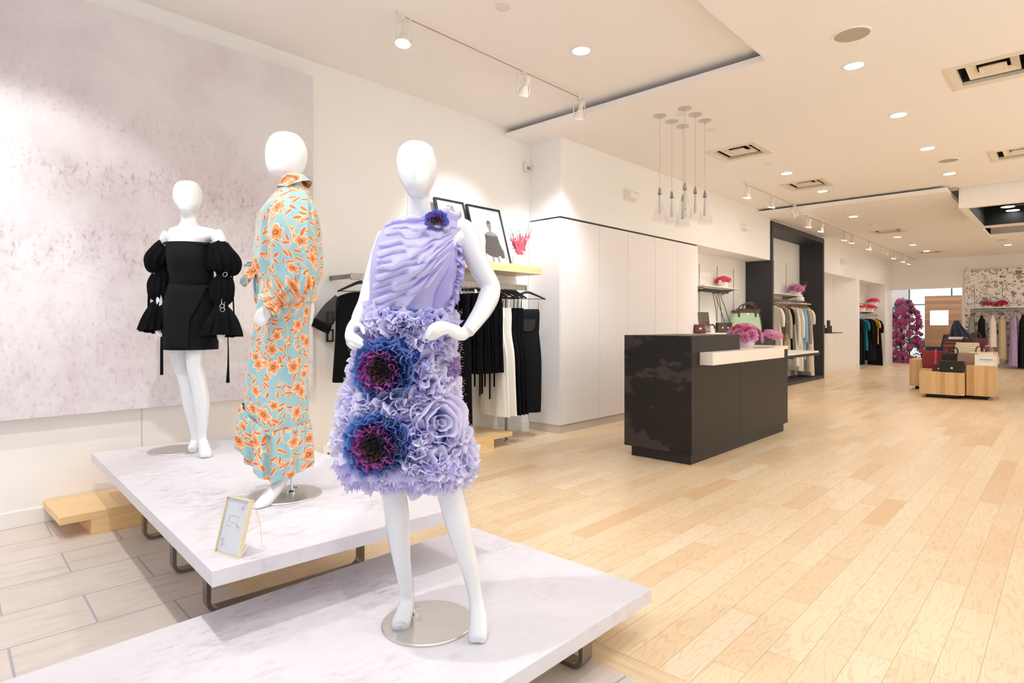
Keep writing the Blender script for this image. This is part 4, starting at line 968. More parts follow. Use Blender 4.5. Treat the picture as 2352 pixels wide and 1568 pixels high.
fuse_floor(f); o = f.build('body', 'mann', m1, smooth=True, ang=180); fuse(o, .0036, 5)
a = F1.P(948, 1412, .03)
base_plate(m1, .168, (0, 0, 0.0), ((a.x, a.y, 0.008), (a.x - .004, a.y, .16)))

# body-hugging tables (z, x centre, half width, y centre, half depth)
def table(F, tab): return [(F.P(0, y, dd)[2], F.P((l + r) / 2, y, dd)[0], (r - l) / 2 * (F.d0 + dd) / FPX, dd, hd) for y, l, r, hd, dd in tab]
def look(T, z):
    if z >= T[0][0]: return T[0][1:]
    for a, b in zip(T, T[1:]):
        if z >= b[0]:
            t = (a[0] - z) / (a[0] - b[0]); return tuple(u + (v - u) * t for u, v in zip(a[1:], b[1:]))
    return T[-1][1:]
def surf(T, z, q, off=0.0):
    xc, hw, yc, hd = look(T, z)
    p = Vector((xc + hw * cos(q), yc + hd * sin(q), z)); n = Vector((cos(q) / hw, sin(q) / hd, 0)).normalized()
    return p + n * off, n
def front(F, T, px, py, off=0.0):
    """point of the garment front seen at a photo position, with its outward normal"""
    d = F.d0
    for _ in range(5):
        x = (px - CXP) / FPX * d - F.r0; z = EYE + (HYP - py) / FPX * d - F.zb
        xc, hw, yc, hd = look(T, z); t = max(-.985, min(.985, (x - xc) / hw)); d = F.d0 + yc - hd * sqrt(1 - t * t) - off
    return surf(T, z, -math.acos(t) if t > -1 else -pi, off)
SK = table(F1, [(712, 862, 1022, .115, -.01), (740, 856, 1026, .125, -.01), (780, 848, 1026, .135, -.01), (840, 836, 1024, .145, -.01), (900, 824, 1030, .155, -.015), (950, 806, 1036, .165, -.015), (1000, 800, 1056, .175, -.025), (1040, 804, 1064, .18, -.03), (1064, 812, 1068, .18, -.03)])
BO = table(F1, [(502, 928, 1042, .058, .005), (510, 904, 1052, .068, .005), (522, 886, 1054, .082, .003), (545, 872, 1050, .10, 0), (580, 862, 1050, .118, -.01), (620, 855, 1048, .133, -.02), (660, 852, 1040, .122, -.012), (700, 852, 1030, .112, -.005), (722, 854, 1026, .11, -.005)])
LIL, LIL2, LAV = lin('#d2cdf6')[:3], lin('#b9b0ea')[:3], lin('#f3f1ff')[:3]  # lilac dye with fold shade (LIL2) and highlights (LAV) put into the colour
BLU, BLU2, NAVY, PUR, MAG, MAR, RYL = lin('#3f6cc4')[:3], lin('#6ba0e2')[:3], lin('#2a3380')[:3], lin('#5a2a98')[:3], lin('#982c9e')[:3], lin('#42091c')[:3], lin('#1f63c8')[:3]
def lc(a, b, t): return tuple(x + (y - x) * t for x, y in zip(a, b))
dress = None; DARKC = []
def tube_shell(T, z0, z1, rows, n, off, amp=0.0, nf=9):
    R = []
    for i in range(rows + 1):
        z = z0 + (z1 - z0) * i / rows; r = []
        for k in range(n):
            q = 2 * pi * k / n; r.append(surf(T, z, q, off + amp * noise.noise(Vector((cos(q) * 3, sin(q) * 3, z * 7))))[0])
        R.append(r)
    return R
random.seed(21)
f = MB(); R = tube_shell(BO, BO[0][0], BO[-1][0], 26, 72, 0.004, .006); f.grid(R, True, None, [[LIL] * 72 for _ in R])
dress = f.build('dress', 'organza', m1, smooth=True, ang=180); dress['label'] = 'lilac organza dress with blue and purple ruffled flowers'
f = MB(); R = tube_shell(SK, SK[0][0], SK[-1][0] + .01, 24, 72, 0.0); f.grid(R, True, None, [[RYL] * 72 for _ in R])
o = f.build('skirt_lining', 'organza', dress, smooth=True, ang=180); o['label'] = 'royal blue skirt lining showing in the gaps'
z = BO[-1][0]; f = MB(); R = []
for dz, of in ((.014, .004), (.012, .009), (-.012, .010), (-.016, .004)): R.append([surf(BO, z + dz, 2 * pi * k / 64, of)[0] for k in range(64)])
f.grid(R, True, None, [[RYL] * 64 for _ in R]); o = f.build('waistband', 'organza', dress, smooth=True, ang=180); o['label'] = 'royal blue waistband'
def ring_ruffle(mb, c, nrm, r0, r1, h0, h1, amp, fr, col0, col1, N=84, fray=.012, spin=0.0, ampo=None):
    """one crumpled gathered ring; the last row is torn into a fringe"""
    nrm = Vector(nrm); e1 = nrm.orthogonal().normalized(); e2 = nrm.cross(e1); rows = []; dy = []
    p1, p2, p3 = rnd(0, 6), rnd(0, 6), rnd(0, 6)
    for v in (0, .3, .6, .82, 1.0):
        r = []; d = []
        for k in range(N):
            q = 2 * pi * k / N; s = v ** 1.2
            w = sin(fr * q + p1) + .6 * sin((fr * 1.7) * q + p2 + v * 1.5) + .5 * noise.noise(Vector((cos(q) * 4 + p1, sin(q) * 4 + p2, v)))
            w2 = cos(fr * q + p1 + .8) + .6 * sin((fr * 1.31) * q + p3)
            rad = r0 + (r1 - r0) * v + amp * s * w * .6; h = h0 + (h1 - h0) * (v ** .8) + (ampo if ampo is not None else amp) * s * w2 * .5
            rad *= 1 + .16 * noise.noise(Vector((cos(q) * 1.4 + p2, sin(q) * 1.4, p3))); tw = amp * .5 * s * w2 / max(r1, .01)
            if v == 1.0: fl = rnd(0, fray) * (1 if k % 2 else .15); rad += fl * .7; h += fl * .5
            r.append(Vector(c) + (e1 * cos(q + spin + tw) + e2 * sin(q + spin + tw)) * rad + nrm * h); d.append(lc(col0, col1, v))  # on lilac rings, painted fold shade fades to the pale frayed edge
        rows.append(r); dy.append(d)
    mb.grid(rows, True, None, dy)
def dark_flower(px, py, R, T, name='dark_flower', lb=None, F=F1):
    c, n = front(F, T, px, py, .002); f = MB(); n = (n + Vector((0, -.35, .05))).normalized(); DARKC.append(c)
    seq = [(1.0, .84, .18, BLU2, LIL2, 11), (.95, .8, .24, BLU, BLU2, 13), (.90, .74, .32, NAVY, BLU2, 12), (.83, .66, .38, NAVY, BLU, 13), (.76, .6, .46, NAVY, BLU2, 12), (.68, .52, .50, PUR, BLU, 11), (.60, .46, .55, PUR, MAG, 11), (.53, .40, .55, MAG, lin('#c04ab4')[:3], 10), (.46, .34, .52, MAR, MAG, 9), (.38, .28, .42, MAR, lin('#6a1450')[:3], 9), (.30, .2, .3, MAR, MAR, 8), (.2, .1, .2, MAR, lin('#4a1020')[:3], 7), (.1, .03, .14, MAR, MAR, 5)]
    for r1, r0, h, a, b, fr in seq: ring_ruffle(f, c, n, R * r0, R * r1, -.004, R * h, R * .10, fr, a, b, 180, .006)
    o = f.build(name, 'organza', dress, smooth=True, ang=180)
    if lb: o['label'] = lb
    return o
def rosette(px, py, R, cols=(LIL, LAV), layers=6, amp=.13, H=.55, T=SK, F=F1, tilt=0.0, q=None, z=None):
    if q is None: c, n = front(F, T, px, py, .002)
    else: c, n = surf(T, z, q, .002)
    n = (n + Vector((rnd(-.3, .3), rnd(-.3, .1), rnd(-.3, .3) + tilt))).normalized(); f = MB()
    for k in range(layers):
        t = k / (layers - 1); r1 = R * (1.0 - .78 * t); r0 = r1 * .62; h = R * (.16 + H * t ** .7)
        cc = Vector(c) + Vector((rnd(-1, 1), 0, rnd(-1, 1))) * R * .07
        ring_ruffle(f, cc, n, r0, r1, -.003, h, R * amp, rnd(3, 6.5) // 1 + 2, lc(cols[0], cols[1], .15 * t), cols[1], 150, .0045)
    return f.build('rosette', 'organza', dress, smooth=True, ang=180)
k1 = 2.03 / FPX
dark_flower(886, 850, 76 * k1, SK, 'dark_flower', 'upper blue, magenta and black-red ruffled flower'); dark_flower(872, 1022, 80 * k1, SK, 'dark_flower', 'lower blue, magenta and black-red ruffled flower')
LV2 = (LIL, LAV); TINT = (lin('#7a58b0')[:3], lin('#b89ad4')[:3])
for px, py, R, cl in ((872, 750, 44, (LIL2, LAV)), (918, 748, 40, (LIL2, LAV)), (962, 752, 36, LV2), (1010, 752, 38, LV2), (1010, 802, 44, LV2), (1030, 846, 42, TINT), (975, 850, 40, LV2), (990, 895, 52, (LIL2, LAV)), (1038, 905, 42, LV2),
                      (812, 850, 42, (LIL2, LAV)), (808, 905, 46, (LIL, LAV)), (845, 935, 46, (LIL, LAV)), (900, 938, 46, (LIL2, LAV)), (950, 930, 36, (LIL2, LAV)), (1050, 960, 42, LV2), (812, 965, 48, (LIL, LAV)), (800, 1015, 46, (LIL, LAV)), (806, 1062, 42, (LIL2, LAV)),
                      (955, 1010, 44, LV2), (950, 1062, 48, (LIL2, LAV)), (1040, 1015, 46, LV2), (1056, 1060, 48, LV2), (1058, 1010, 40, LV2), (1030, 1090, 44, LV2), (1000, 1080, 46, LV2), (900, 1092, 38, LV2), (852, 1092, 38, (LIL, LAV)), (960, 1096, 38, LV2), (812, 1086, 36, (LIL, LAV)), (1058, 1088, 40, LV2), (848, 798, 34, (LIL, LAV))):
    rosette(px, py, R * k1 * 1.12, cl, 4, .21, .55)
# open rose with blue showing between wide petals
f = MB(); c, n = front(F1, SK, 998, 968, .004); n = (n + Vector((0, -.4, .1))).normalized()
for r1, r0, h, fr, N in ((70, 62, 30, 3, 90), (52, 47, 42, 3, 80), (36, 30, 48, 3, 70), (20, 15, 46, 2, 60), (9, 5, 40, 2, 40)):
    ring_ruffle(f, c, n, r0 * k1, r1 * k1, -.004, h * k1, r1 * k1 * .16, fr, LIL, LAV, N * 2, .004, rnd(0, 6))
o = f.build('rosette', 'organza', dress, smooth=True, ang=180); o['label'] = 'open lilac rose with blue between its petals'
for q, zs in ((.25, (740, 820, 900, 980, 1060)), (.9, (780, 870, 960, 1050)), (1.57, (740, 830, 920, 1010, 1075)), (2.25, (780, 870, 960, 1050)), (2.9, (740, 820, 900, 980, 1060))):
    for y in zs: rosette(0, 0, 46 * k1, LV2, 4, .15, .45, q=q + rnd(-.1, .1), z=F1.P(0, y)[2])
# loose torn scraps filling the gaps, and the hem fringe
f = MB(); random.seed(33)
def scrap(c, n, ln, wd, col0, col1):
    a = n.orthogonal().normalized(); a = Matrix.Rotation(rnd(0, 6.28), 3, n) @ a; b = n.cross(a); ph = rnd(0, 6); N = 26; rows = []; dy = []
    for v in (0, .5, 1.0):
        r = []
        for i in range(N):
            u = i / (N - 1) - .5; w = sin(u * 13 + ph) * wd * .35 * v
            fr = rnd(0, .004) * (i % 2) if v == 1.0 else 0
            r.append(c + a * (u * ln) + b * (w + u * u * ln * .5) + n * (v * wd + fr))
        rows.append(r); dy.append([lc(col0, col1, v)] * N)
    f.grid(rows, False, None, dy)
zt, zb = SK[0][0], SK[-1][0]
for i in range(130):
    q = rnd(-pi, pi) if i % 3 == 0 else rnd(-pi, 0); z = rnd(zb, zt - .01); c, n = surf(SK, z, q, .0)
    if any((c - k).length < .11 for k in DARKC): continue
    scrap(c, (n + Vector((rnd(-.5, .5), rnd(-.5, .5), rnd(-.5, .4)))).normalized(), rnd(.05, .11), rnd(.025, .055), LIL2, LAV if rnd(0, 1) < .7 else LIL)
f.build('organza_scraps', 'organza', dress, smooth=True, ang=180)['kind'] = 'stuff'
f = MB()
for lay, (dz, ln, of) in enumerate(((.02, .045, .02), (.04, .045, .032), (.0, .042, .005))):
    N = 260; rows = []; dy = []
    for v in (0, .35, .7, 1.0):
        r = []
        for k in range(N):
            q = 2 * pi * k / N; w = noise.noise(Vector((cos(q) * 5, sin(q) * 5, lay * 7.0))); c, n = surf(SK, zb + dz, q, of + v * (.02 + .02 * w) + .008 * v * sin(q * 23 + lay))
            r.append(c + Vector((0, 0, -v * ln * (1 + .35 * w) - (rnd(0, .022) * (k % 2) if v == 1.0 else 0))))
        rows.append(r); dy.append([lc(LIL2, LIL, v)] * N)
    f.grid(rows, True, None, dy)
o = f.build('hem_ruffle', 'organza', dress, smooth=True, ang=180)
f = MB()
for i in range(2600):
    q = rnd(-pi * 1.08, pi * .08); z = rnd(zb - .02, zt); c, n = surf(SK, z, q, rnd(.03, .06))
    if any((c - k).length < .12 for k in DARKC): continue
    d = (n + Vector((rnd(-1, 1), rnd(-1, 1), rnd(-1, 1))) * .9).normalized(); e = d.orthogonal().normalized() * .0007; l = rnd(.005, .014)
    f.add([c - e, c + e, c + d * l], [(0, 1, 2)], None, LAV)
f.build('fringe_threads', 'organza', dress)['kind'] = 'stuff'
# bodice: draped diagonal flaps running up to the shoulder
def flap(path, wpx, lift, T=BO, F=F1, N=46, nrm=(-.45, .89), waves=2.6, cols=(LIL, LAV), fray=0.0):
    P = spline(path, 10); n_ = len(P); mb = MB(); rows = []; dy = []; ph = rnd(0, 6)
    for v in (0, .2, .45, .7, .9, 1.0):
        r = []
        for i, (x, y) in enumerate(P):
            u = i / (n_ - 1); env = sin(pi * min(1, max(0, u * .92 + .05))) ** .6
            wv = sin(u * waves * 2 * pi + ph) + .4 * sin(u * waves * 4.7 * pi + ph)
            off = .006 + lift * env * (4 * v * (1 - v) * .6 + v * (.30 + .42 * wv))
            ww = wpx * env * v * (1 + .22 * wv) + (rnd(0, 3) if fray and v == 1.0 else 0)
            r.append(front(F, T, x + nrm[0] * ww, y + nrm[1] * ww, max(.004, off))[0])
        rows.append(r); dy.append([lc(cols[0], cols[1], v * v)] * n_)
    mb.grid(rows, False, None, dy); return mb
random.seed(8)
for i in range(9):
    t = i / 8
    s = (1044 - 14 * t, 520 + 62 * t ** 1.1); e = (874 - 18 * t, 556 + 150 * t); m = ((s[0] + e[0]) / 2 + 10, (s[1] + e[1]) / 2 + 6 + 16 * t)
    path = [s, ((s[0] + m[0]) / 2, (s[1] + m[1]) / 2 + 4), m, ((e[0] + m[0]) / 2 + 4, (e[1] + m[1]) / 2 - 4), e]
    flap(path, 24 + 5 * (i % 3), .026, waves=2.0 + .5 * (i % 3)).build('ruffle', 'organza', dress, smooth=True, ang=180)
flap([(1040, 585), (1024, 625), (1000, 670), (992, 712)], 30, .012, nrm=(.7, .3), waves=1.2, cols=(LIL2, LIL)).build('ruffle', 'organza', dress, smooth=True, ang=180)
# neckline and shoulder frill, side frill down the right seam
for pts, w, l, nr in (([(888, 520), (910, 512), (940, 508), (975, 506), (1010, 503)], -13, .022, (0, 1)), ([(960, 505), (1000, 498), (1035, 500), (1052, 514)], -20, .03, (-.25, 1)), ([(890, 524), (950, 522), (1010, 520), (1048, 522)], 22, .022, (-.2, 1)), ([(905, 516), (960, 515), (1020, 512), (1050, 520)], 14, .03, (-.2, 1))):
    flap(pts, w, l, nrm=nr, waves=3.2, cols=(LIL, LAV), fray=1).build('ruffle', 'organza', dress, smooth=True, ang=180)
f = MB(); random.seed(4)
for i in range(26):
    y = 560 + i * 6; z = F1.P(0, y)[2]; q = rnd(-.25, .35); c, n = surf(BO, z, q, 0)
    N = 9; a = Vector((0, -.4, 1)).normalized(); rows = []; s = rnd(.02, .034)
    for v in (0, .5, 1): rows.append([c + n * (v * s) + Vector((0, (j - 4) * .008, 0)) + a * ((v * .012) * sin(j * 1.3 + i)) + Vector((0, 0, -abs(j - 4) * .004 * v)) for j in range(N)])
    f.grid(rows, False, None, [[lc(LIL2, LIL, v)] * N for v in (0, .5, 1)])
f.build('side_frill', 'organza', dress, smooth=True, ang=180)
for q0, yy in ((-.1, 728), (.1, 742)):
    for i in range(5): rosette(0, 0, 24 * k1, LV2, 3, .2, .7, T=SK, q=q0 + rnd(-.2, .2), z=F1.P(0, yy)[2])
c, n = front(F1, BO, 1000, 512, .012); f = MB(); n = (n + Vector((0, -.6, .25))).normalized(); R = 29 * k1
for r1, r0, h, a, b, fr in ((1.0, .8, .2, lin('#6a4ac0')[:3], LIL2, 7), (.95, .75, .4, lin('#3e3aa8')[:3], lin('#5878d8')[:3], 7), (.85, .66, .5, NAVY, lin('#6f86e0')[:3], 6), (.72, .55, .55, PUR, lin('#6a5ad0')[:3], 6), (.58, .42, .5, PUR, lin('#a040c0')[:3], 5), (.42, .3, .42, MAR, MAR, 5), (.28, .12, .35, MAR, MAR, 4), (.12, .01, .3, MAR, MAR, 3)):
    ring_ruffle(f, c, n, R * r0, R * r1, 0, R * h, R * .09, fr, a, b, 70, R * .07)
o = f.build('shoulder_flower', 'organza', dress, smooth=True, ang=180); o['label'] = 'small violet flower with a black centre at the shoulder'

# ---------------------------------------------------------------- 2. teal floral outfit
F2 = Fig(656, 1137, PZ)
m2 = thing('mannequin', 'matte white egg-headed mannequin in a teal and orange floral outfit, seen from its side', 'mannequin', F2.loc, ROTC)
f = MB()
F2.rings(f, [(304, 652, 662, .01, 0), (308, 634, 680, .045, 0), (316, 623, 691, .062, 0), (330, 615, 700, .073, 0), (348, 611, 705, .078, 0), (366, 611, 704, .077, 0), (380, 613, 700, .073, 0), (392, 617, 695, .066, 0), (400, 621, 691, .058, 0), (405, 628, 688, .045, 0), (408, 640, 684, .03, 0)], 32, 1.0, 4)
F2.rings(f, [(390, 648, 690, .048, 0), (405, 647, 689, .047, 0), (420, 648, 693, .05, 0), (435, 645, 702, .065, 0), (448, 640, 708, .085, 0)], 24)
F2.rings(f, [(440, 650, 700, .06, 0), (455, 642, 700, .10, 0), (480, 634, 698, .12, 0), (510, 622, 696, .11, 0), (560, 622, 690, .10, 0), (620, 624, 688, .09, 0), (690, 616, 698, .11, 0), (740, 616, 695, .11, 0), (780, 620, 690, .10, 0)], 26)
for dd in (-.07, .09): F2.limb(f, [(655, 760, dd * .6, 24), (652, 880, dd * .8, 21), (650, 950, dd - .005, 20), (660, 1020, dd + .01, 20)] + ([(656, 1075, dd, 14), (646, 1103, dd - .01, 14), (628, 1128, dd - .05, 16), (608, 1152, dd - .10, 16), (592, 1164, dd - .14, 12), (582, 1170, dd - .155, 6)] if dd < 0 else [(668, 1080, dd + .02, 13), (655, 1090, dd, 12), (640, 1100, dd, 10)]), 16)
F2.limb(f, [(676, 470, -.14, 26), (684, 540, -.17, 22), (690, 610, -.18, 19), (683, 640, -.18, 18), (655, 675, -.20, 16), (628, 700, -.21, 12), (612, 712, -.22, 11)], 14)
F2.limb(f, [(625, 700, -.21, 10), (606, 716, -.215, 13), (598, 730, -.215, 12), (596, 738, -.215, 8)], 12, .75)
for i, (a, b, c) in enumerate((((596, 712), (589, 728), (587, 742)), ((602, 716), (595, 734), (592, 748)), ((608, 720), (602, 738), (598, 750)), ((613, 722), (608, 738), (604, 748)), ((617, 712), (618, 722), (615, 733)))):
    F2.limb(f, [(a[0], a[1], -.22, 6.0), (b[0], b[1], -.225, 5), (c[0], c[1], -.22, 3.4)], 10)
F2.limb(f, [(676, 470, .15, 24), (690, 540, .18, 20), (702, 620, .17, 17), (708, 690, .16, 13), (708, 715, .16, 14), (706, 745, .16, 9), (704, 758, .16, 5)], 12)
fuse_floor(f); o = f.build('body', 'mannmatte', m2, smooth=True, ang=180); fuse(o, .0045, 6)
a = F2.P(669, 1128, .0)
base_plate(m2, .172, (0, 0, 0), ((a.x, a.y, .008), (a.x + .0, a.y + .01, .2)))
def px_shell(F, tab, n=80, nf=11, e=1.0, hem=None, sub=6, uo=0.0):
    """cloth shell between photo contours: (py, left, right, half depth, offset, fold m)"""
    T = [(F.P((l + r) / 2, y, dd)[0], (r - l) / 2 * (F.d0 + dd) / FPX, hd, dd, F.P(0, y, dd)[2], am) for y, l, r, hd, dd, am in tab]
    rows = []; uv = []; S_ = spline(T, sub)
    for i, (xc, hw, hd, dd, z, am) in enumerate(S_):
        r = []; u = []; v_ = i / (len(S_) - 1)
        for k in range(n + 1):
            q = 2 * pi * k / n; c, s = sup(cos(q), sin(q), e); w = am * (sin(nf * q + 1) + .6 * sin((nf * 2 - 5) * q + 2) + .5 * sin(nf * .5 // 1 * q + z * 6))
            p = Vector((xc + (hw + w * .5) * c, dd + (hd + w) * s, z))
            if hem: p.z += hem(p.x, v_)
            r.append(p); u.append((q * .16 + uo, z + uo))
        rows.append(r); uv.append(u)
    return MB().grid(rows, False, uv)
blouse = px_shell(F2, [(432, 645, 706, .068, 0, 0), (438, 642, 710, .078, 0, 0), (448, 634, 714, .11, 0, .001), (470, 620, 716, .155, 0, .002), (500, 599, 716, .165, 0, .003), (530, 594, 716, .155, 0, .004), (570, 590, 716, .15, 0, .005), (600, 586, 714, .145, 0, .006), (622, 592, 713, .14, 0, .006), (645, 600, 714, .14, 0, .004), (680, 602, 713, .15, 0, .004)], nf=9, hem=lambda x, v: -.03 * max(0, v - .8) * 5).build('blouse', 'floral', m2, smooth=True, ang=180)
blouse['label'] = 'teal satin blouse with orange poppies'
hem2 = lambda x, v: 0.0
x_l, x_r = F2.P(560, 1040)[0], F2.P(712, 1080)[0]
def hemf(x, v):
    t = (x - x_l) / (x_r - x_l); g = max(0.0, (v - .25) / .75)
    return (.15 - .16 * min(1, t * 1.7) + .03 * max(0, t - .66) * 3) * g
sk = px_shell(F2, [(630, 604, 711, .135, 0, .002), (690, 598, 711, .15, 0, .004), (740, 590, 707, .155, 0, .006), (800, 582, 706, .155, 0, .007), (860, 574, 705, .155, 0, .008), (905, 570, 705, .155, 0, .008), (950, 568, 705, .155, 0, .008), (985, 568, 705, .155, 0, .008)], nf=8, hem=lambda x, v: hemf(x, v) * .8 if v > .3 else 0, uo=.37).build('skirt', 'floral', m2, smooth=True, ang=180)
sk['label'] = 'long teal floral skirt with a slanting ruffled tier'
tier = px_shell(F2, [(975, 564, 707, .16, 0, .004), (990, 560, 709, .166, 0, .012), (1020, 558, 711, .172, 0, .014), (1050, 557, 712, .178, 0, .016), (1082, 556, 713, .182, 0, .018)], nf=15, hem=lambda x, v: hemf(x, 1.0) * (.8 + .2 * v), uo=.71, n=120).build('tier', 'floral', sk, smooth=True, ang=180)
f = MB(); R = wtube(f, [(F2.P(678, 452, -.11), .06, .2), (F2.P(674, 475, -.155), .092, .5), (F2.P(671, 520, -.19), .102, .8), (F2.P(672, 570, -.20), .102, 1), (F2.P(675, 620, -.20), .097, 1), (F2.P(668, 652, -.205), .085, 1.2), (F2.P(648, 676, -.212), .055, 1.4), (F2.P(637, 688, -.215), .034, .6), (F2.P(628, 694, -.217), .045, 1.2), (F2.P(616, 704, -.22), .062, 1.4)], 56, 8, .0075, .82, ph=.4)
o = f.build('sleeve', 'floral', blouse, smooth=True, ang=180); o['label'] = 'billowing floral sleeve gathered at the wrist'
f = MB(); wtube(f, [(F2.P(680, 455, .11), .06, .2), (F2.P(692, 500, .17), .085, .6), (F2.P(702, 570, .18), .085, 1), (F2.P(702, 630, .17), .08, 1.2), (F2.P(708, 672, .16), .035, .5), (F2.P(708, 690, .16), .05, 1)], 44, 8, .006, ph=1.3); f.build('sleeve', 'floral', blouse, smooth=True, ang=180)
# shirt collar, front knot with loop and tails
f = MB(); wtube(f, [(F2.P(675, 436, 0), .080, .2), (F2.P(676, 430, 0), .070, .2), (F2.P(677, 427, 0), .073, .3), (F2.P(680, 433, 0), .085, .3)], 40, 5, .002, .95, ph=2.2); f.build('collar', 'floral', blouse, smooth=True, ang=180)
f = MB(); kp = F2.P(587, 612, -.06); f.ball(kp, .024, .022, .026)
def strip(pts, w, th=.006, ph=0.0):
    rows = []; uv = []
    for i, (px, py, dd, ww) in enumerate(spline(pts, 6)):
        p = F2.P(px, py, dd); rows.append([p + Vector((ww * F2.k * (j / 6 - .5) * 2, .012 * sin(j * 2.1 + i * .3 + ph), 0)) for j in range(7)]); uv.append([(ww * F2.k * j / 3 + ph, p.z) for j in range(7)])
    f.grid(rows, False, uv)
strip([(586, 606, -.06, 3), (578, 618, -.08, 11), (570, 636, -.09, 14), (563, 652, -.09, 9), (561, 658, -.09, 2)], 0); strip([(588, 614, -.06, 3), (588, 650, -.07, 6), (590, 680, -.07, 5), (592, 698, -.07, 3)], 0, ph=.5); strip([(586, 604, -.05, 3), (576, 602, -.06, 9), (567, 612, -.07, 6)], 0, ph=1.1)
f.build('front_bow', 'floral', blouse, smooth=True, ang=180)

# ---------------------------------------------------------------- 3. black off-shoulder dress
F3 = Fig(404, 1034, PZ)
m3 = thing('mannequin', 'glossy white egg-headed mannequin in a black off-shoulder dress, farthest left on the taller platform', 'mannequin', F3.loc, ROTC)
f = MB(); B = -.12
F3.rings(f, [(415, 427, 437, .01, B), (418, 414, 450, .05, B), (425, 406, 457, .075, B), (436, 402, 461, .09, B), (452, 401, 462, .098, B), (466, 404, 459, .095, B - .01), (477, 411, 453, .085, B - .02), (486, 418, 446, .07, B - .03), (491, 424, 441, .04, B - .03)], 30, 1.0, 4)
F3.rings(f, [(472, 415, 449, .05, B + .01), (490, 416, 450, .048, B + .01), (508, 417, 452, .05, B + .01), (520, 408, 466, .062, B + .01), (530, 388, 498, .075, B + .01)], 22)
F3.rings(f, [(520, 405, 468, .05, B), (528, 388, 497, .065, B), (545, 386, 498, .08, B), (562, 391, 478, .09, B), (600, 399, 474, .10, B - .01), (648, 403, 476, .08, B), (700, 396, 480, .10, B), (745, 396, 480, .10, B), (790, 400, 474, .08, B)], 26, .9)
F3.limb(f, [(412, 770, B + .02, 26), (417, 830, B + .02, 20), (428, 880, B + .02, 15.5), (436, 925, B + .03, 15.5), (442, 965, B + .04, 11), (446, 1000, B + .05, 7.5), (445, 1015, B + .05, 8.5), (442, 1028, B + .02, 10.5), (441, 1034, B, 8)], 14)
F3.limb(f, [(452, 770, B - .02, 25), (449, 810, B - .05, 20), (447, 840, B - .06, 17.5), (456, 880, B - .05, 17), (463, 916, B - .04, 17), (465, 960, B - .03, 13), (464, 1000, B - .02, 9.5), (467, 1018, B - .03, 11), (471, 1036, B - .07, 14), (472, 1045, B - .10, 13), (472, 1050, B - .12, 7)], 14)
F3.limb(f, [(390, 538, B, 17), (380, 560, B + .01, 15), (374, 620, B + .02, 12), (368, 690, B - .02, 10), (364, 745, B - .06, 7.5), (366, 760, B - .07, 9), (371, 772, B - .08, 7)], 12)
F3.limb(f, [(494, 536, B - .01, 17), (505, 556, B - .01, 16), (512, 620, B, 12.5), (511, 690, B - .06, 10), (509, 745, B - .1, 8), (508, 765, B - .1, 10), (507, 780, B - .1, 7)], 12)
for dx, q in ((-4, 0), (-1.5, 2), (1, 2), (3.5, 0)):
    F3.limb(f, [(366 + dx, 758, B - .07, 3), (368 + dx, 766 + q, B - .08, 2.8), (372 + dx, 774 + q, B - .085, 1.8)], 8)
    F3.limb(f, [(508 + dx, 764, B - .1, 3), (508 + dx, 774 + q, B - .1, 2.8), (507 + dx, 784 + q, B - .1, 1.8)], 8)
fuse_floor(f); o = f.build('body', 'mann', m3, smooth=True, ang=180); fuse(o, .005, 5)
a = F3.P(438, 1030, B + .1)
base_plate(m3, .168, (0, 0, 0), ((a.x, a.y, .008), (a.x + .006, a.y - .02, .2)))
d3 = px_shell(F3, [(561, 385, 480, .115, B, 0), (580, 387, 483, .132, B - .01, 0), (600, 389, 486, .136, B - .012, 0), (630, 393, 487, .118, B - .005, 0), (649, 394, 489, .108, B, 0)], nf=3).build('dress', 'blackcrepe', m3, smooth=True, ang=180)
d3['label'] = 'black strapless crepe mini dress with puffed tied sleeves'
px_shell(F3, [(648, 393, 490, .11, B, 0), (652, 392.5, 491, .113, B, 0), (656, 392, 491.5, .114, B, 0)], nf=3).build('waist_seam', 'blackcloth', d3, smooth=True, ang=180)
px_shell(F3, [(652, 391, 491, .112, B, 0), (680, 384, 494, .130, B, .001), (720, 379, 497, .145, B, .002), (765, 378, 497, .148, B, .003), (802, 379, 497, .146, B, .004)], nf=4).build('skirt', 'blackcrepe', d3, smooth=True, ang=180)
WT = table(F3, [(652, 390, 492, .118, B), (680, 383, 495, .136, B), (720, 378, 498, .151, B), (765, 377, 498, .154, B), (806, 377, 498, .154, B)])
f = MB(); rows = []
for i in range(15):
    t = i / 14; py = 655 + 148 * t; xr = 490 - 54 * min(1, t / .55) ** .8 - 4 * t; xl = 381 if t > .3 else 392 - 11 * t / .3
    rows.append([front(F3, WT, xl + (xr - xl) * j / 20, py - (0 if j < 19 else 1), .004 + (.004 if j >= 18 else 0))[0] for j in range(21)])
f.grid(rows); o = f.build('wrap_panel', 'blackcrepe', d3, smooth=True, ang=180)
so = o.modifiers.new('thickness', 'SOLIDIFY'); so.thickness = .004
k3 = (F3.d0 + B) / FPX
def sleeve(segs, name):
    f = MB(); wtube(f, [(F3.P(x, y, dd), r * k3, w) for x, y, dd, r, w in segs], 60, 11, .0085, .9, ph=rnd(0, 6)); o = f.build(name, 'blackcloth', d3, smooth=True, ang=180); return o
random.seed(17)
sleeve([(385, 563, B, 20, .2), (374, 575, B, 23, .4), (365, 596, B, 26, 1.4), (364, 610, B, 23, 1.4), (371, 622, B + .01, 13, .5), (370, 634, B + .01, 18, 1), (369, 655, B + .01, 24, 1.2), (369, 678, B, 22, 1.2), (369, 692, B - .01, 13, .5), (364, 706, B - .02, 18, 1), (359, 730, B - .04, 23, 1.5), (354, 762, B - .06, 26, 2.2)], 'sleeve')
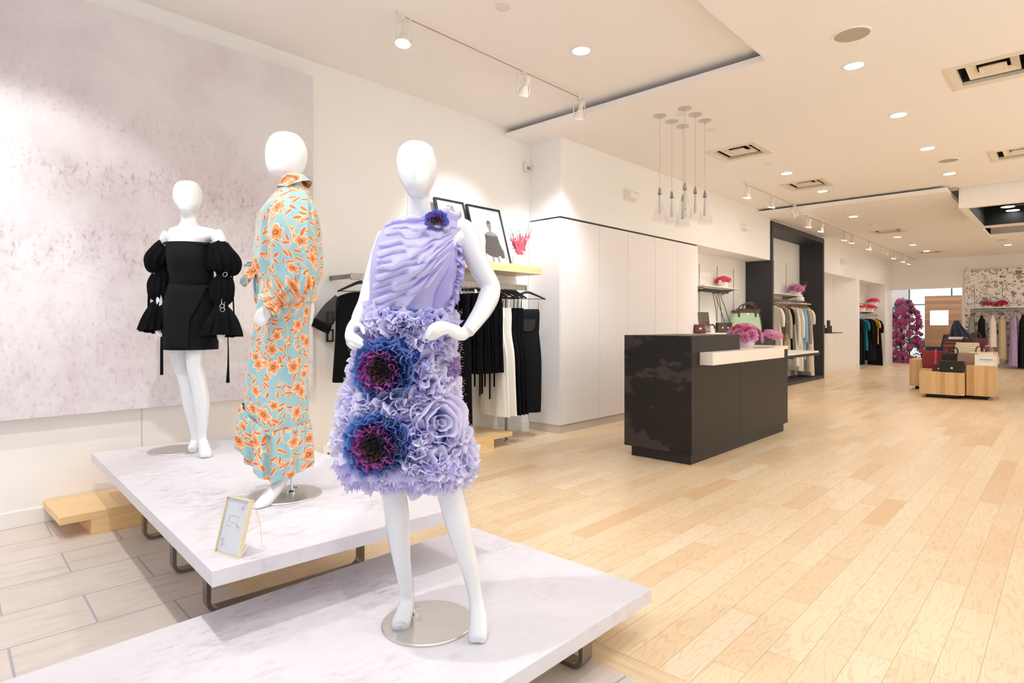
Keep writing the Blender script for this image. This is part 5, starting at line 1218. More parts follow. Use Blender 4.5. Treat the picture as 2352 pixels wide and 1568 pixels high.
sleeve([(496, 561, B - .01, 22, .2), (503, 575, B - .01, 27, .4), (511, 600, B - .01, 33, 1.6), (515, 620, B - .01, 29, 1.6), (513, 632, B - .01, 14, .5), (512, 645, B - .02, 20, 1), (511, 665, B - .03, 24, 1.3), (510, 688, B - .05, 20, 1.2), (509, 702, B - .07, 12, .5), (509, 715, B - .08, 19, 1.1), (509, 740, B - .1, 30, 1.8), (509, 772, B - .11, 40, 2.6)], 'sleeve')
f = MB(); wtube(f, [(F3.P(432, 559, B), .150, 0), (F3.P(432, 565, B), .156, 0)], 48, 3, .001, .75); f.build('neck_band', 'blackcrepe', d3, smooth=True, ang=180)
def oring(px, py, dd):
    c = F3.P(px, py, dd); f = MB(); f.tube([c + Vector((.014 * cos(q), .004 * sin(q), .014 * sin(q))) for q in [2 * pi * i / 20 for i in range(21)]], .0026, 8, False); o = f.build('buckle_ring', 'chrome', d3, smooth=True, ang=180)
oring(517, 630, B - .075); oring(510, 703, B - .12); oring(511, 711, B - .13); oring(357, 624, B - .02)
def ribbon(pts, dd):
    f = MB(); L = [F3.P(x, y, dd) for x, y, w in pts]; W = [w * k3 for _, _, w in pts]; f.grid([[p + Vector((-w, 0, 0)), p + Vector((w, .003, 0))] for p, w in zip(L, W)]); f.build('ribbon', 'blackcloth', d3)
ribbon([(371, 760, 2.2), (371, 800, 3.2), (371, 830, 3.4), (371, 861, 3.6)], B - .09); ribbon([(523, 770, 1.0), (524, 800, 1.2), (524, 840, 2.0), (523, 879, 4)], B - .11); ribbon([(533, 632, 2), (535, 680, 1.6), (537, 720, 1.6), (538, 742, 3)], B); ribbon([(343, 640, 2.5), (342, 680, 3), (341, 720, 3)], B + .02)
# ================================================================ COUNTER
t = thing('service_counter', 'blackened-steel service counter with a white slab shelf in the middle of the shop', 'counter', (5.12, 2.55, 0))
MB().box(0, 1.09, 0, .72, .10, 1.195).build('raised_body', 'bsteel', t, bevel=.002)
MB().box(1.092, 2.53, 0, .72, .10, 1.0).build('low_body', 'bsteel', t, bevel=.002)
MB().box(.04, 2.47, .03, .66, 0, .10).build('plinth', 'plinthblack', t)
MB().box(.16, 2.03, -.13, 0, .922, 1.04).build('slab_shelf', 'slabwhite', t, bevel=.003)
MB().box(1.094, 2.55, 0.0, .72, 1.0, 1.04).build('white_top', 'slabwhite', t, bevel=.002)
t = thing('side_desk', 'thin white-topped dark desk running on behind the service counter', 'desk', (7.67, 2.62, 0))
MB().box(0, 1.45, 0, .45, .905, .93).build('desk_top', 'slabwhite', t, bevel=.002); MB().box(0, 1.5, .0, .45, .87, .904).build('desk_underframe', 'bsteel', t); MB().box(0, .04, .02, .43, 0, .87).build('desk_support', 'bsteel', t)
random.seed(9)
p = onz(1757, 799, 1.04)
t = thing('peony_vase', 'big round arrangement of pink and crimson peonies in a white bowl on the counter', 'flower vase', (p.x + .03, p.y + .24, 1.04))
bowl(t, .10, .12, .085)
dome_flowers(t, ['red', 'pink', 'pink'], .165, .10, 26, 1.0, .85)
for dx, dy, dz in ((.17, -.16, .05), (.24, -.05, .03), (.26, -.17, .01), (.10, -.2, .04), (.2, -.22, .02)): put_mesh('blossom', BL['pink'], t, (dx + .06, dy - .04, dz + .10), 1.0, (rnd(-.4, .4), rnd(.2, .8), 0))

# ================================================================ BAG ALCOVE
def shelf(x0, x1, y0, z, lb, cat='shelf', brk=True):
    t = thing('wall_shelf', lb, cat, (x0, y0, z))
    MB().box(0, x1 - x0, 0, WY - y0 - .006, -.022, 0).build('shelf_board', 'shelfwhite', t, bevel=.002)
    if brk:
        for x in (.12, x1 - x0 - .15):
            f = MB(); f.add([(x + s, y, z_) for s in (0, .012) for y, z_ in ((WY - y0 - .006, -.022), (.06, -.022), (.06, -.03), (WY - y0 - .006, -.12))], [(0, 1, 2, 3), (7, 6, 5, 4), (0, 4, 5, 1), (1, 5, 6, 2), (2, 6, 7, 3), (3, 7, 4, 0)]); f.build('bracket', 'legsteel', t)
    return t
shelf(9.75, 11.3, 4.62, 1.985, 'white bracket shelf with a bowl of coral flowers in the bag alcove')
t = thing('clothes_rail', 'short dark rail under the bag alcove shelf with bag straps hung on it', 'clothes rail', (9.85, 4.68, 1.90))
MB().box(0, 1.0, -.01, .01, -.03, .03).build('bar', 'darkcharcoal', t)
for x in (.04, .9): MB().box(x, x + .02, 0, WY - 4.688, -.02, .02).build('bracket', 'darkcharcoal', t)
p = ony(1661, 652, 4.78)
t = thing('flower_bowl', 'coral pink flowers in a white bowl on the bag alcove shelf', 'flower vase', (p.x, 4.78, 1.985)); bowl(t, .08, .10, .10); dome_flowers(t, 'hot', .13, .12, 15, 1.0, .6)
CZ = 1.16
t = thing('display_cabinet', 'cream-topped display cabinet with oak drawers in the bag alcove, behind the counter', 'cabinet', (9.16, 4.30, 0))
MB().box(0, 3.1, 0.02, .62, 0, CZ - .15).build('carcass', 'darkcharcoal', t); MB().box(0, 2.2, 0, .63, CZ - .02, CZ).build('cabinet_top', 'shelfwhite', t, bevel=.002)
MB().box(2.2, 3.1, 0.02, .62, CZ - .15, CZ - .02).build('side_block', 'darkcharcoal', t)
for k in range(3): MB().box(.02 + .72 * k, .02 + .72 * (k + 1) - .006, -.002, .5, CZ - .148, CZ - .022).build('drawer', 'oak', t, bevel=.002)
CF = 4.38
def cat(px, py, y=CF): return ony(px, py, y)
LEA = {k: plain(k + '_leather', c, .4, var=.12, vs=25) for k, c in dict(burgundy='#5e2024', taupe='#8f8270', black='#1c1917', brown='#4a342a', khaki='#7d7358', red='#7e2329', navy='#1d2433', sage='#a9c4a6', rust='#8a4a34', darkred='#5a1a20').items()}
def handle(mb, x0, x1, h, r=.007, y=0, z=0, n=12): mb.tube([((x0 + x1) / 2 - (x1 - x0) / 2 * cos(pi * k / n), y, z + h * sin(pi * k / n) ** .7) for k in range(n + 1)], r, 7)
def bag_body(w, d, h, taper=.85, e=.5, bulge=.06):
    f = MB(); R = []
    for t_ in (0.0, .03, .25, .55, .85, 1.0):
        sc = 1 + bulge * sin(pi * t_) ; tw = 1 + (taper - 1) * t_ if taper < 1 else 1 + (taper - 1) * t_; td = 1 - .45 * t_; k_ = .92 if t_ == 0 else 1
        R.append([(w / 2 * tw * sc * k_ * sup(cos(q), 0, e)[0], d / 2 * td * sc * k_ * sup(0, sin(q), e)[1], h * t_) for q in [2 * pi * k / 28 for k in range(28)]])
    return f.loft(R)
t = thing('clutch_purse', 'burgundy folded purse at the left end of the alcove cabinet', 'purse', cat(1606, 757) - Vector((0, 0, .04)), -.7); t.location.z = CZ
bag_body(.2, .09, .14, .8).build('body', LEA['burgundy'], t, smooth=True, ang=50); MB().box(-.02, .02, -.05, -.04, .06, .09).build('clasp', 'gold', t)
t = thing('leather_mule', 'taupe slip-on mule shoe on the left front of the alcove cabinet', 'shoe', (cat(1620, 768, 4.32).x, 4.36, CZ), -.6)
f = MB(); f.tube([(-.11, 0, .02), (-.03, 0, .045), (.05, 0, .05), (.12, 0, .025)], [.03, .05, .05, .02], 12, flat=.8); f.build('upper', LEA['taupe'], t, smooth=True); MB().box(-.13, .14, -.035, .035, 0, .012).build('sole', 'shelfwhite', t)
t = thing('white_box', 'small white display box under the taupe mule', 'box', (cat(1636, 768, 4.33).x, 4.335, CZ)); MB().box(-.07, .07, -.02, .08, 0, .07).build('box_body', 'whiteceramic', t, bevel=.003)
t = thing('loop_bag', 'taupe and dark loop-handled bag beside the burgundy purse', 'purse', (cat(1628, 757).x, CF + .05, CZ), -.5); bag_body(.2, .08, .12, .7).build('body', LEA['khaki'], t, smooth=True, ang=50); f = MB(); handle(f, -.06, .06, .07, .01, 0, .11); f.build('handle', LEA['brown'], t, smooth=True)
t = thing('loop_bag', 'dark brown loop-handled bag left of the two strap bags', 'purse', (cat(1643, 757).x, CF + .06, CZ), -.5); bag_body(.17, .08, .07, .7).build('body', LEA['brown'], t, smooth=True, ang=50); f = MB(); handle(f, -.06, .06, .09, .014, 0, .05); f.build('handle', LEA['brown'], t, smooth=True)
t = thing('display_board', 'dark snakeskin-textured board leaning at the back of the alcove cabinet', 'board', (cat(1623, 750, 4.6).x, 4.62, CZ), -.3)
MB().box(-.13, .13, 0, .012, 0, .36).xf(Matrix.Rotation(-.15, 4, 'X')).build('board', plain('snakeskin_print', '#5d5148', .5, var=.6, vs=90), t)
for px, lb, c in ((1656, 'left one of two small dark strap bags hanging from the alcove rail', 'brown'), (1668, 'right one of two small dark strap bags, with a brass clasp', 'black')):
    q = cat(px, 760, 4.42); t = thing('strap_bag', lb, 'handbag', (q.x, 4.42, CZ), -.55, 'two strap bags in the alcove')
    MB().box(-.085, .085, -.045, .045, 0, .17).build('body', LEA[c], t, bevel=.012); MB().box(-.086, .086, -.05, -.04, .07, .172).build('flap', LEA[c], t, bevel=.006); MB().lathe([(.014, 0), (.014, .006)], n=12).xf(Matrix.Translation((0, -.05, .085)) @ Matrix.Rotation(pi / 2, 4, 'X')).build('clasp', 'gold', t)
    f = MB()
    for s in (-1, 1): f.tube([(s * .08, 0, .16), (s * .04, .1, .45), (s * .012, .24, .74)], .006, 6)
    f.tube([(-.012, .24, .74), (0, .255, .75), (.012, .24, .74)], .006, 6); f.build('strap', LEA['black'], t, smooth=True)
for px, lb, c in ((1681, 'tiny peach-trimmed purse in front of the green bag', '#d8a27e'), (1693, 'tiny green-trimmed purse in front of the green bag', '#9aa552')):
    t = thing('coin_purse', lb, 'purse', (cat(px, 757, 4.36).x, 4.38, CZ), -.5, 'tiny purses on the alcove cabinet'); bag_body(.09, .04, .07, .9).build('body', LEA['brown'], t, smooth=True, ang=50); MB().box(-.028, .028, -.026, -.018, .018, .05).build('print_patch', plain('patch', c, .5, var=.3, vs=60), t, bevel=.004)
def frame_bag(lb, x, y, rz, w, h, c, trim):
    t = thing('handbag', lb, 'handbag', (x, y, CZ), rz); bag_body(w, .2, h, .80, .45).build('body', c, t, smooth=True, ang=60)
    MB().box(-w * .42, w * .42, -.06, .06, h - .03, h + .03).build('frame_top', trim, t, bevel=.012)
    f = MB(); handle(f, -w * .28, w * .28, .15, .014, -.05, h); f.build('handle', trim, t, smooth=True)
    for s in (-1, 1): MB().box(s * w * .28 - .02, s * w * .28 + .02, -.075, -.05, h - .1, h + .02).build('tab', trim, t, bevel=.004)
    MB().lathe([(.02, 0), (.02, .01)], n=14).xf(Matrix.Translation((0, -.062, h - .04)) @ Matrix.Rotation(pi / 2, 4, 'X')).build('clasp', 'chrome', t)
frame_bag('big sage-green handbag with brown leather frame and handle in the alcove', cat(1712, 750, 4.52).x, 4.52, -.62, .62, .38, LEA['sage'], LEA['brown'])
frame_bag('navy handbag with brown frame half behind the sage-green one', 11.75, 4.66, -.62, .56, .42, LEA['navy'], LEA['brown'])

# ================================================================ BLACK PORTAL
PX0, PX1, PF = 12.33, 15.75, 4.40
t = thing('steel_portal', 'tall black steel portal framing the clothes bay past the bag alcove', 'portal', (PX0, PF, 0))
PT = 3.38; PD = WY - PF - .004
MB().box(-.02, .05, 0, PD, 0, PT).build('side_panel', 'darkcharcoal', t, bevel=.002); MB().box(PX1 - PX0 - .10, PX1 - PX0, 0, PD, 0, PT).build('side_panel', 'darkcharcoal', t, bevel=.002)
MB().box(.05, PX1 - PX0 - .10, 0, PD, PT - .12, PT).build('lintel', 'darkcharcoal', t, bevel=.002); MB().box(.05, PX1 - PX0 - .10, 0, PD, 0, .07).build('threshold', 'darkcharcoal', t, bevel=.002)
shelf(12.6, 14.6, 4.55, 1.97, 'long white shelf with pink peonies inside the black portal'); shelf(14.75, 15.5, 4.62, 1.80, 'short lower white shelf with the red flower vase in the portal')
t = thing('clothes_rail', 'rail under the long shelf inside the black portal', 'clothes rail', (12.45, 4.66, 1.83)); MB().box(0, 3.05, -.008, .008, -.025, .025).build('bar', 'rail', t)
for x in (.3, 1.5, 2.9): MB().box(x, x + .02, 0, WY - 4.666, -.02, .02).build('bracket', 'rail', t)
p = ony(1776, 672, 4.8)
t = thing('picture_frame', 'black-framed picture standing at the left of the portal shelf', 'framed picture', (12.98, 4.84, 1.97)); f = MB(); w, h, k = .42, .46, .025
f.box(0, w, 0, .03, 0, k); f.box(0, w, 0, .03, h - k, h); f.box(0, k, 0, .03, k, h - k); f.box(w - k, w, 0, .03, k, h - k); f.build('frame', 'blackframe', t); MB().box(k, w - k, .012, .02, k, h - k).build('print', 'paper', t); MB().box(.14, .28, .010, .0118, .15, .3).build('print_figure', DK, t)
p = ony(1828, 668, 4.7); t = thing('flower_bowl', 'round pale pink peonies in a white bowl on the portal shelf', 'flower vase', (p.x, 4.70, 1.97)); bowl(t, .09, .11, .09); dome_flowers(t, 'pink', .16, .12, 14, 1.0, .7)
p = Vector((15.12, 0, 0)); t = thing('flower_vase', 'white vase of red snapdragons on the short lower portal shelf', 'flower vase', (p.x, 4.76, 1.80))
MB().lathe([(.07, 0), (.10, .06), (.09, .14), (.05, .18), (.06, .22), (.05, .22), (.04, .18)], n=20).build('vase', 'whiteceramic', t, smooth=True, ang=50); spike_flowers(t, 8, .2, .34, .11)
# garments in the portal: face-outs of many colours on wooden hangers
GM = {k: plain(k.replace(' ', '_') + '_fabric', c, .8, var=v, vs=vs, bmp=.06, bs=150, spec=.25) for k, (c, v, vs) in dict(cream=('#ece4d4', .05, 8), ivory=('#f1ede4', .03, 6), beige=('#c9b79a', .08, 8), black=('#131316', .2, 6), blue=('#8fc0e6', .06, 6), snake=('#b7ab9a', .4, 45), coral=('#dd6f52', .08, 6), monoprint=('#6e675c', .8, 22), teal=('#1f7f96', .12, 8), navy=('#171a28', .2, 6), yellow=('#e6b23a', .12, 10), grey=('#8c8f88', .3, 30), lavender=('#b3a2cf', .08, 10), olive=('#4a4a34', .1, 8), white=('#efebe3', .03, 8)).items()}
def garment(name, lb, cat_, loc, rz, mat, L, hw=.2, sleeves=None, flare=1.15, grp=None, top=-.1, folds=6, th=.05):
    t = thing(name, lb, cat_, loc, rz, grp)
    shell([(top, .055, .02), (top - .03, hw * .55, .032), (top - .075, hw * .95, .04), (top - .2, hw * .98, th, 0, .3), (top - .45, hw * .92, th, 0, .6), (top - .45 - (L - .45) * .5, hw * (1 + flare) / 2, th * 1.15, 0, .9), (top - L, hw * flare, th * 1.25, 0, 1.1)], amp=.012, nf=folds, ph=loc[0] * 7, n=48).build('body', mat, t, smooth=True, ang=180)
    if sleeves:
        for s in (-1, 1): wavy_sleeve(MB(), [(s * hw * .86, 0, top - .075, .04), (s * hw * 1.03, -.01, top - .12 - sleeves * .3, .062), (s * hw * 1.08, -.015, top - .1 - sleeves, .05)], n=14).build('sleeve', mat, t, smooth=True, ang=180)
    return t
def rail_group(items, y, z, rz, grp, hmat, hgrp, place):
    for i, (px, name, lb, cat_, mat, L, hw, slv, fl) in enumerate(items):
        x = ony(px, 700, y - (.10 if z > 1.7 else .17)).x
        garment(name, lb, cat_, (x, y, z), rz + rnd(-.08, .08), GM[mat], L, hw, slv, fl, grp)
        if hmat: hanger('hanger holding the ' + lb, (x, y, z + .03), rz, hmat, hgrp, w=hw * .85, bar=False)
random.seed(12)
GY = 4.655
rail_group([(1786, 'cream_jacket', 'bulky cream short-sleeved top nearest the left jamb of the portal', 'top', 'cream', .95, .26, .35, 1.1), (1796, 'patterned_blouse', 'black and white patterned blouse inside the portal', 'blouse', 'monoprint', .75, .22, .5, 1.05), (1806, 'beige_jacket', 'beige jacket between the patterned blouse and the black one', 'jacket', 'beige', .95, .22, .6, 1.05),
            (1815, 'black_dress', 'plain black dress inside the portal', 'dress', 'black', 1.15, .21, .3, 1.1), (1826, 'ivory_coat', 'long ivory coat at the middle of the portal rail', 'coat', 'ivory', 1.32, .24, .75, 1.15), (1836, 'cream_dress', 'long cream dress right beside the ivory coat', 'dress', 'cream', 1.45, .22, .6, 1.15), (1844, 'blue_dress', 'light blue dress inside the portal', 'dress', 'blue', 1.2, .21, .7, 1.1),
            (1853, 'snake_print_dress', 'grey snake-print long dress inside the portal', 'dress', 'snake', 1.5, .21, .75, 1.15), (1861, 'cream_blouse', 'cream long-sleeved dress last on the portal rail', 'dress', 'cream', 1.6, .2, .3, 1.2)], GY, 1.80, radians(60), 'garments on the portal rail', 'tan', 'wooden hangers on the portal rail', None)
t = thing('coral_skirt', 'coral pleated skirt low under the ivory coat in the portal', 'skirt', (ony(1840, 840, 4.72).x, 4.74, .9), radians(60)); shell([(0, .15, .04), (-.3, .17, .05, 0, 1), (-.62, .2, .06, 0, 1.5)], amp=.012, nf=11).build('body', GM['coral'], t, smooth=True, ang=180)

# ---- ledge with small boxes past the portal
t = thing('wall_ledge', 'thin ledge with small dark boxes just past the black portal', 'shelf', (15.8, 4.52, 1.07)); MB().box(0, 2.1, 0, WY - 4.526, -.03, 0).build('ledge_board', 'shelfwhite', t, bevel=.002); MB().box(1.1, 2.0, .0, .3, .0005, .02).build('dark_mat', 'darkcharcoal', t)
for px, w, h, c, lb in ((1892, .06, .22, 'navy', 'slim dark bottle nearest the portal on the thin ledge'), (1898, .08, .14, 'black', 'short dark box on the thin ledge'), (1903, .07, .34, 'brown', 'tallest dark bottle on the thin ledge'), (1907, .07, .2, 'brown', 'brown box right of the tallest bottle on the thin ledge')):
    x = ony(px, 760, 4.66).x; t = tag(MB().box(-w / 2, w / 2, -w / 2, w / 2, 0, h).build('fragrance_box', LEA[c], bevel=.004, loc=(x, 4.66, 1.07)), lb, 'box', 'dark boxes on the thin ledge')

# ================================================================ FAR ALCOVE
shelf(19.22, 20.4, 4.62, 1.90, 'short upper shelf at the left of the far alcove', brk=False); shelf(19.5, 21.74, 4.58, 1.71, 'lower white shelf with two coral flower bowls in the far alcove'); shelf(21.75, 22.39, 4.62, 1.92, 'upper white shelf with a coral flower bowl at the right of the far alcove')
for px, py, z, lb in ((1984, 705, 1.71, 'left coral flower bowl on the lower far alcove shelf'), (2003, 708, 1.71, 'right coral flower bowl on the lower far alcove shelf'), (2014, 696, 1.92, 'coral flower bowl on the upper right far alcove shelf')):
    x = min(22.08, ony(px, py, 4.66).x); t = thing('flower_bowl', lb, 'flower vase', (x, 4.72, z)); bowl(t, .10, .12, .11); dome_flowers(t, 'hot', .16, .12, 15, 1.2, .5)
t = thing('clothes_rail', 'rail of dark clothes in the far alcove', 'clothes rail', (19.3, 4.66, 1.60)); MB().box(0, 3.05, -.01, .01, -.025, .025).build('bar', 'rail', t)
for x in (.4, 2.7): MB().box(x, x + .02, 0, WY - 4.666, -.02, .02).build('bracket', 'rail', t)
rail_group([(1980, 'black_dress', 'long black dress first on the far alcove rail', 'dress', 'black', 1.35, .25, .3, 1.0), (1986, 'black_blouse', 'black dress just left of the teal one in the far alcove', 'dress', 'black', 1.35, .25, None, 1.0), (1993, 'teal_dress', 'teal short-sleeved dress in the far alcove', 'dress', 'teal', .95, .25, .25, 1.0), (2002, 'black_jacket', 'black dress right of the teal one in the far alcove', 'dress', 'black', 1.2, .25, .6, 1.0), (2010, 'navy_jacket', 'navy long-sleeved dress in the far alcove', 'dress', 'navy', 1.3, .23, .7, 1.0), (2018, 'yellow_blouse', 'yellow and grey blouse in the far alcove', 'blouse', 'yellow', .8, .24, .2, .9),
            (2024, 'black_dress', 'black flared dress last on the far alcove rail', 'dress', 'black', 1.55, .27, .35, 1.2)], 4.655, 1.58, radians(55), 'clothes in the far alcove', None, None, None)
# ================================================================ OAK BLOCKS AND BAGS
def block(x0, x1, y0, y1, z1, lb, rz=0):
    t = thing('oak_block', lb, 'plinth', (x0, y0, 0), rz); MB().box(0, x1 - x0, 0, y1 - y0, .065, z1).build('block_body', 'blockwood', t, bevel=.003); MB().box(.09, x1 - x0 - .09, .09, y1 - y0 - .09, 0, .065).build('plinth', 'black', t)
block(12.85, 13.47, 1.375, 2.02, .46, 'low oak block in front with the black satchel on it')
block(13.02, 13.75, .985, 1.36, .59, 'right oak block with the white-framed sign on it', 0.0)
block(13.49, 13.97, 1.37, 2.1, .47, 'middle oak block hidden behind the low front block')
block(13.99, 15.2, 1.37, 1.88, .72, 'high oak block at the back under the navy pleated bag')
block(14.32, 15.1, 1.9, 2.42, .6, 'tall left oak block at the back, under the red clutch')
block(13.8, 14.5, 1.14, 1.36, .72, 'taller back oak block under the straw bags')
def onblk(px, py, X): return onx(px, py, X)
def satchel(lb, px, X, z, w, h, d, col, rz=-pi / 2, flap=True, hnd=False, name='satchel', strap=None, e=.35, tp=.97, bl=.03):
    y = onx(px, 800, X).y; t = thing(name, lb, 'handbag', (X, y, z), rz)
    bag_body(w, d, h, tp, e, bl).build('body', col, t, smooth=True, ang=50)
    if flap: MB().box(-w / 2, w / 2, -d * .46, -d * .40, h * .35, h).build('flap', col, t, bevel=.008); MB().box(-.015, .015, -d * .5, -d * .44, h * .3, h * .46).build('clasp', 'gold', t)
    if hnd: f = MB(); handle(f, -w * .2, w * .2, .11, .012, 0, h); f.build('handle', hnd if hnd is not True else col, t, smooth=True)
    if strap: MB().box(-.012, .018, -d * .55, -d * .47, h * .02, h * 1.1).build('ribbon', strap, t, bevel=.004)
    return t
pinkm = plain('pink_ribbon', '#e03a6a', .5)
satchel('large black satchel on the front of the low oak block', 2187, 12.98, .46, .36, .20, .12, LEA['black'])
satchel('small dark red and black clutch left of the large black satchel', 2157, 13.1, .46, .2, .13, .1, LEA['darkred'], name='clutch')
satchel('red leather clutch with a pink ribbon leaning at the left of the bag display', 2150, 13.75, .47, .42, .33, .1, LEA['red'], strap=pinkm, name='clutch', tp=1.06)
satchel('black leather tote behind the large black satchel', 2190, 13.62, .47, .34, .30, .13, LEA['black'], hnd=True, name='tote')
satchel('red and black striped bag above the black tote', 2190, 14.12, .72, .32, .30, .12, stripes('red_black_stripes', ['#8a3a35', '#8a3a35', '#3a2424', '#8a3a35', '#2a1c1c'], 7.0), name='tote', flap=False)
satchel('dark grey folded bag behind the red clutch', 2152, 14.5, .6, .36, .26, .14, LEA['navy'], name='satchel')
straw = stripes('woven_straw_stripes', ['#e8dcc4', '#d9c8a6', '#efe6d2', '#8a7358', '#e8dcc4', '#efe6d2'], 26.0, 2, .8, .03)
straw2 = stripes('pink_brown_weave', ['#a98478', '#6e4d45', '#c7a89a', '#86635a'], 40.0, 0, .8, .05)
white_st = stripes('white_straw', ['#efe6d4', '#e2d5bd', '#f3ecdd', '#d5c5a8'], 34.0, 2, .8, .05)
pinkst = stripes('pink_speckled_straw', ['#e0b7a4', '#c48f80', '#ecd8c8', '#d8a795'], 40.0, 0, .8, .06)
satchel('cream straw basket with black woven lines and dark handles', 2222, 14.05, .72,   .38, .24, .16, straw, tp=.9, e=.7, bl=.08, flap=False, hnd=LEA['black'], name='straw_bag')
satchel('pink-brown woven bag low at the left of the framed sign', 2223, 13.3, .59, .30, .20, .14, straw2, tp=.92, e=.6, bl=.06, flap=False, name='straw_bag')
satchel('pale frilled straw bag with round brown handles behind the framed sign', 2253, 13.4, .59, .36, .22, .14, white_st, tp=.9, e=.7, bl=.1, flap=False, hnd=LEA['brown'], name='straw_bag')
satchel('pink speckled straw bag with round pink handles at the right of the bag display', 2270, 13.66, .59, .30, .22, .14, pinkst, tp=.85, e=.7, bl=.1, flap=False, hnd=plain('pink_leather', '#c99384', .5), name='straw_bag')
satchel('dark red bag with round handles behind the cream straw basket', 2240, 14.25, .72, .40, .32, .14, LEA['darkred'], flap=False, hnd=LEA['brown'], name='tote')
satchel('white bag with blue-grey print behind the striped bag', 2200, 14.35, .72, .30, .34, .14, plain('white_blue_print', '#dfe2e8', .6, var=.2, vs=20), flap=False, name='tote', hnd=LEA['black'])
y = onx(2203, 800, 14.9).y; t = thing('tote', 'tall navy pleated bag at the top of the bag display', 'handbag', (14.9, y, .72), -pi / 2)
shell([(.0, .21, .12), (.06, .24, .14, 0, 1), (.3, .19, .11, .02, 1), (.52, .09, .07, -.03, 1), (.66, .035, .03, -.04, .3)], amp=.02, nf=9, n=60).build('body', plain('navy_pleated', '#1c2a48', .6, var=.6, vs=18), t, smooth=True, ang=180)
f = MB(); f.tube([(-.04, 0, .6), (-.12, -.12, .45), (-.18, -.14, .2), (-.2, -.12, .05)], .012, 7); f.build('strap', LEA['black'], t, smooth=True)
satchel('black fringed bag slung beside the navy pleated bag', 2175, 14.65, .60, .26, .50, .14, LEA['black'], flap=False, name='tote', e=.9, tp=.45, bl=.1)
t = satchel('olive box bag behind, with a yellow scarf beside it', 2226, 16.6, .80, .3, .3, .14, GM['olive'], flap=False, name='tote', e=.25)
t = MB().box(-.2, .2, -.25, .25, 0, .8).build('white_plinth', 'whiteceramic', loc=(16.6, onx(2222, 760, 16.6).y, 0), bevel=.004); tag(t, 'white plinth behind the bag display carrying the olive bag', 'plinth')
f = MB(); random.seed(2); f.tube([(0, -.12, .06), (.0, -.05, .14), (0, .02, .1), (0, .1, .16), (0, .16, .05)], [.03, .05, .05, .045, .02], 8); t = tag(f.build('silk_scarf', GM['yellow'], smooth=True, loc=(16.5, onx(2211, 757, 16.5).y, .98)), 'yellow scarf on the white plinth beside the olive bag', 'scarf')
t.location.z = .80 - .02 + .01
t = tag(MB().box(-.01, .01, -.035, .035, 0, .10).build('blue_tag', plain('blue_card', '#3b45a8', .5), loc=(13.5, onx(2283, 815, 13.5).y, .61)), 'blue swing tag hanging on the pink speckled straw bag', 'tag')
MB().box(-.0112, -.0104, -.022, .022, .055, .064).build('tag_print', plain('tag_print', '#9fb2e8', .5), t)
# framed sign
def text(body, size, mat, parent, loc, rot, ext=.0004, sx=1.0):
    cu = bpy.data.curves.new('sign_text', 'FONT'); cu.body = body; cu.size = size; cu.extrude = ext; cu.align_x = 'CENTER'; cu.align_y = 'CENTER'; cu.shear = .25
    o = bpy.data.objects.new('sign_text', cu); COL.objects.link(o); me = bpy.data.meshes.new_from_object(o.evaluated_get(bpy.context.evaluated_depsgraph_get())); bpy.data.objects.remove(o)
    q = bpy.data.objects.new('sign_lettering', me); COL.objects.link(q); me.materials.append(M[mat] if isinstance(mat, str) else mat); q.parent = parent; q.location = loc; q.rotation_euler = rot; q.scale = (sx, 1, 1); return q
y = onx(2264, 835, 13.08).y
t = thing('framed_sign', 'small pale-brass framed white sign with dark lettering on the right oak block', 'sign', (13.08, y, .59), -pi / 2 + .05); L = Matrix.Rotation(-.12, 4, 'X'); w, h, k = .30, .19, .018
f = MB(); f.box(-w / 2, w / 2, 0, .02, 0, k); f.box(-w / 2, w / 2, 0, .02, h - k, h); f.box(-w / 2, -w / 2 + k, 0, .02, k, h - k); f.box(w / 2 - k, w / 2, 0, .02, k, h - k); f.xf(L).build('frame', 'gold', t); MB().box(-w / 2 + k, w / 2 - k, .01, .014, k, h - k).xf(L).build('sign_card', 'paper', t)
text('Artwest', .052, 'blackframe', t, (0, -.003, .108), (pi / 2 - .12, 0, 0)); MB().box(-.02, .05, .0085, .0095, .066, .071).xf(L).build('sign_line', GR, t)

# ================================================================ FAR WALL
t = thing('terrazzo_panel', 'white terrazzo-print wall panel on the far wall right of the opening', 'wall panel', (23.28, 0, 0)); MB().box(0, .11, -2.4, 2.46, .12, 2.99).build('panel_board', 'terrazzo', t)
for y in (.4, 1.55, 2.22): MB().box(-.003, .004, y, y + .015, .3, 2.55).build('standard', 'rail', t)
t = thing('wall_shelf', 'long white shelf on the terrazzo wall', 'shelf', (22.98, -1.2, 1.83)); MB().box(0, .295, 0, 3.55, -.03, 0).build('shelf_board', 'shelfwhite', t)
t = thing('clothes_rail', 'rail below the shelf on the terrazzo wall', 'clothes rail', (23.05, -1.2, 1.73)); MB().box(-.01, .01, 0, 3.5, -.03, .03).build('bar', 'rail', t)
for y in (.3, 1.6, 2.76): MB().box(0, .225, y, y + .02, -.02, .02).build('bracket', 'rail', t)
for px, lb, kd in ((2270, 'left of two crimson and pink flower domes on the terrazzo shelf', ['red', 'pink', 'mag']), (2301, 'right of two crimson and pink flower domes on the terrazzo shelf', ['mag', 'red', 'red'])):
    y = onx(px, 695, 23.12).y; t = thing('flower_bowl', lb, 'flower vase', (23.1, y, 1.83)); bowl(t, .09, .1, .05); dome_flowers(t, kd, .125, .06, 18, .95, .95)
def far_g(px, name, lb, cat_, mat, L, hw, slv, fl, z=1.68):
    y = onx(px, 760, 23.05).y; garment(name, lb, cat_, (23.0, y, z), radians(6), GM[mat], L, hw, slv, fl, 'garments on the terrazzo wall', th=.082)
    return y
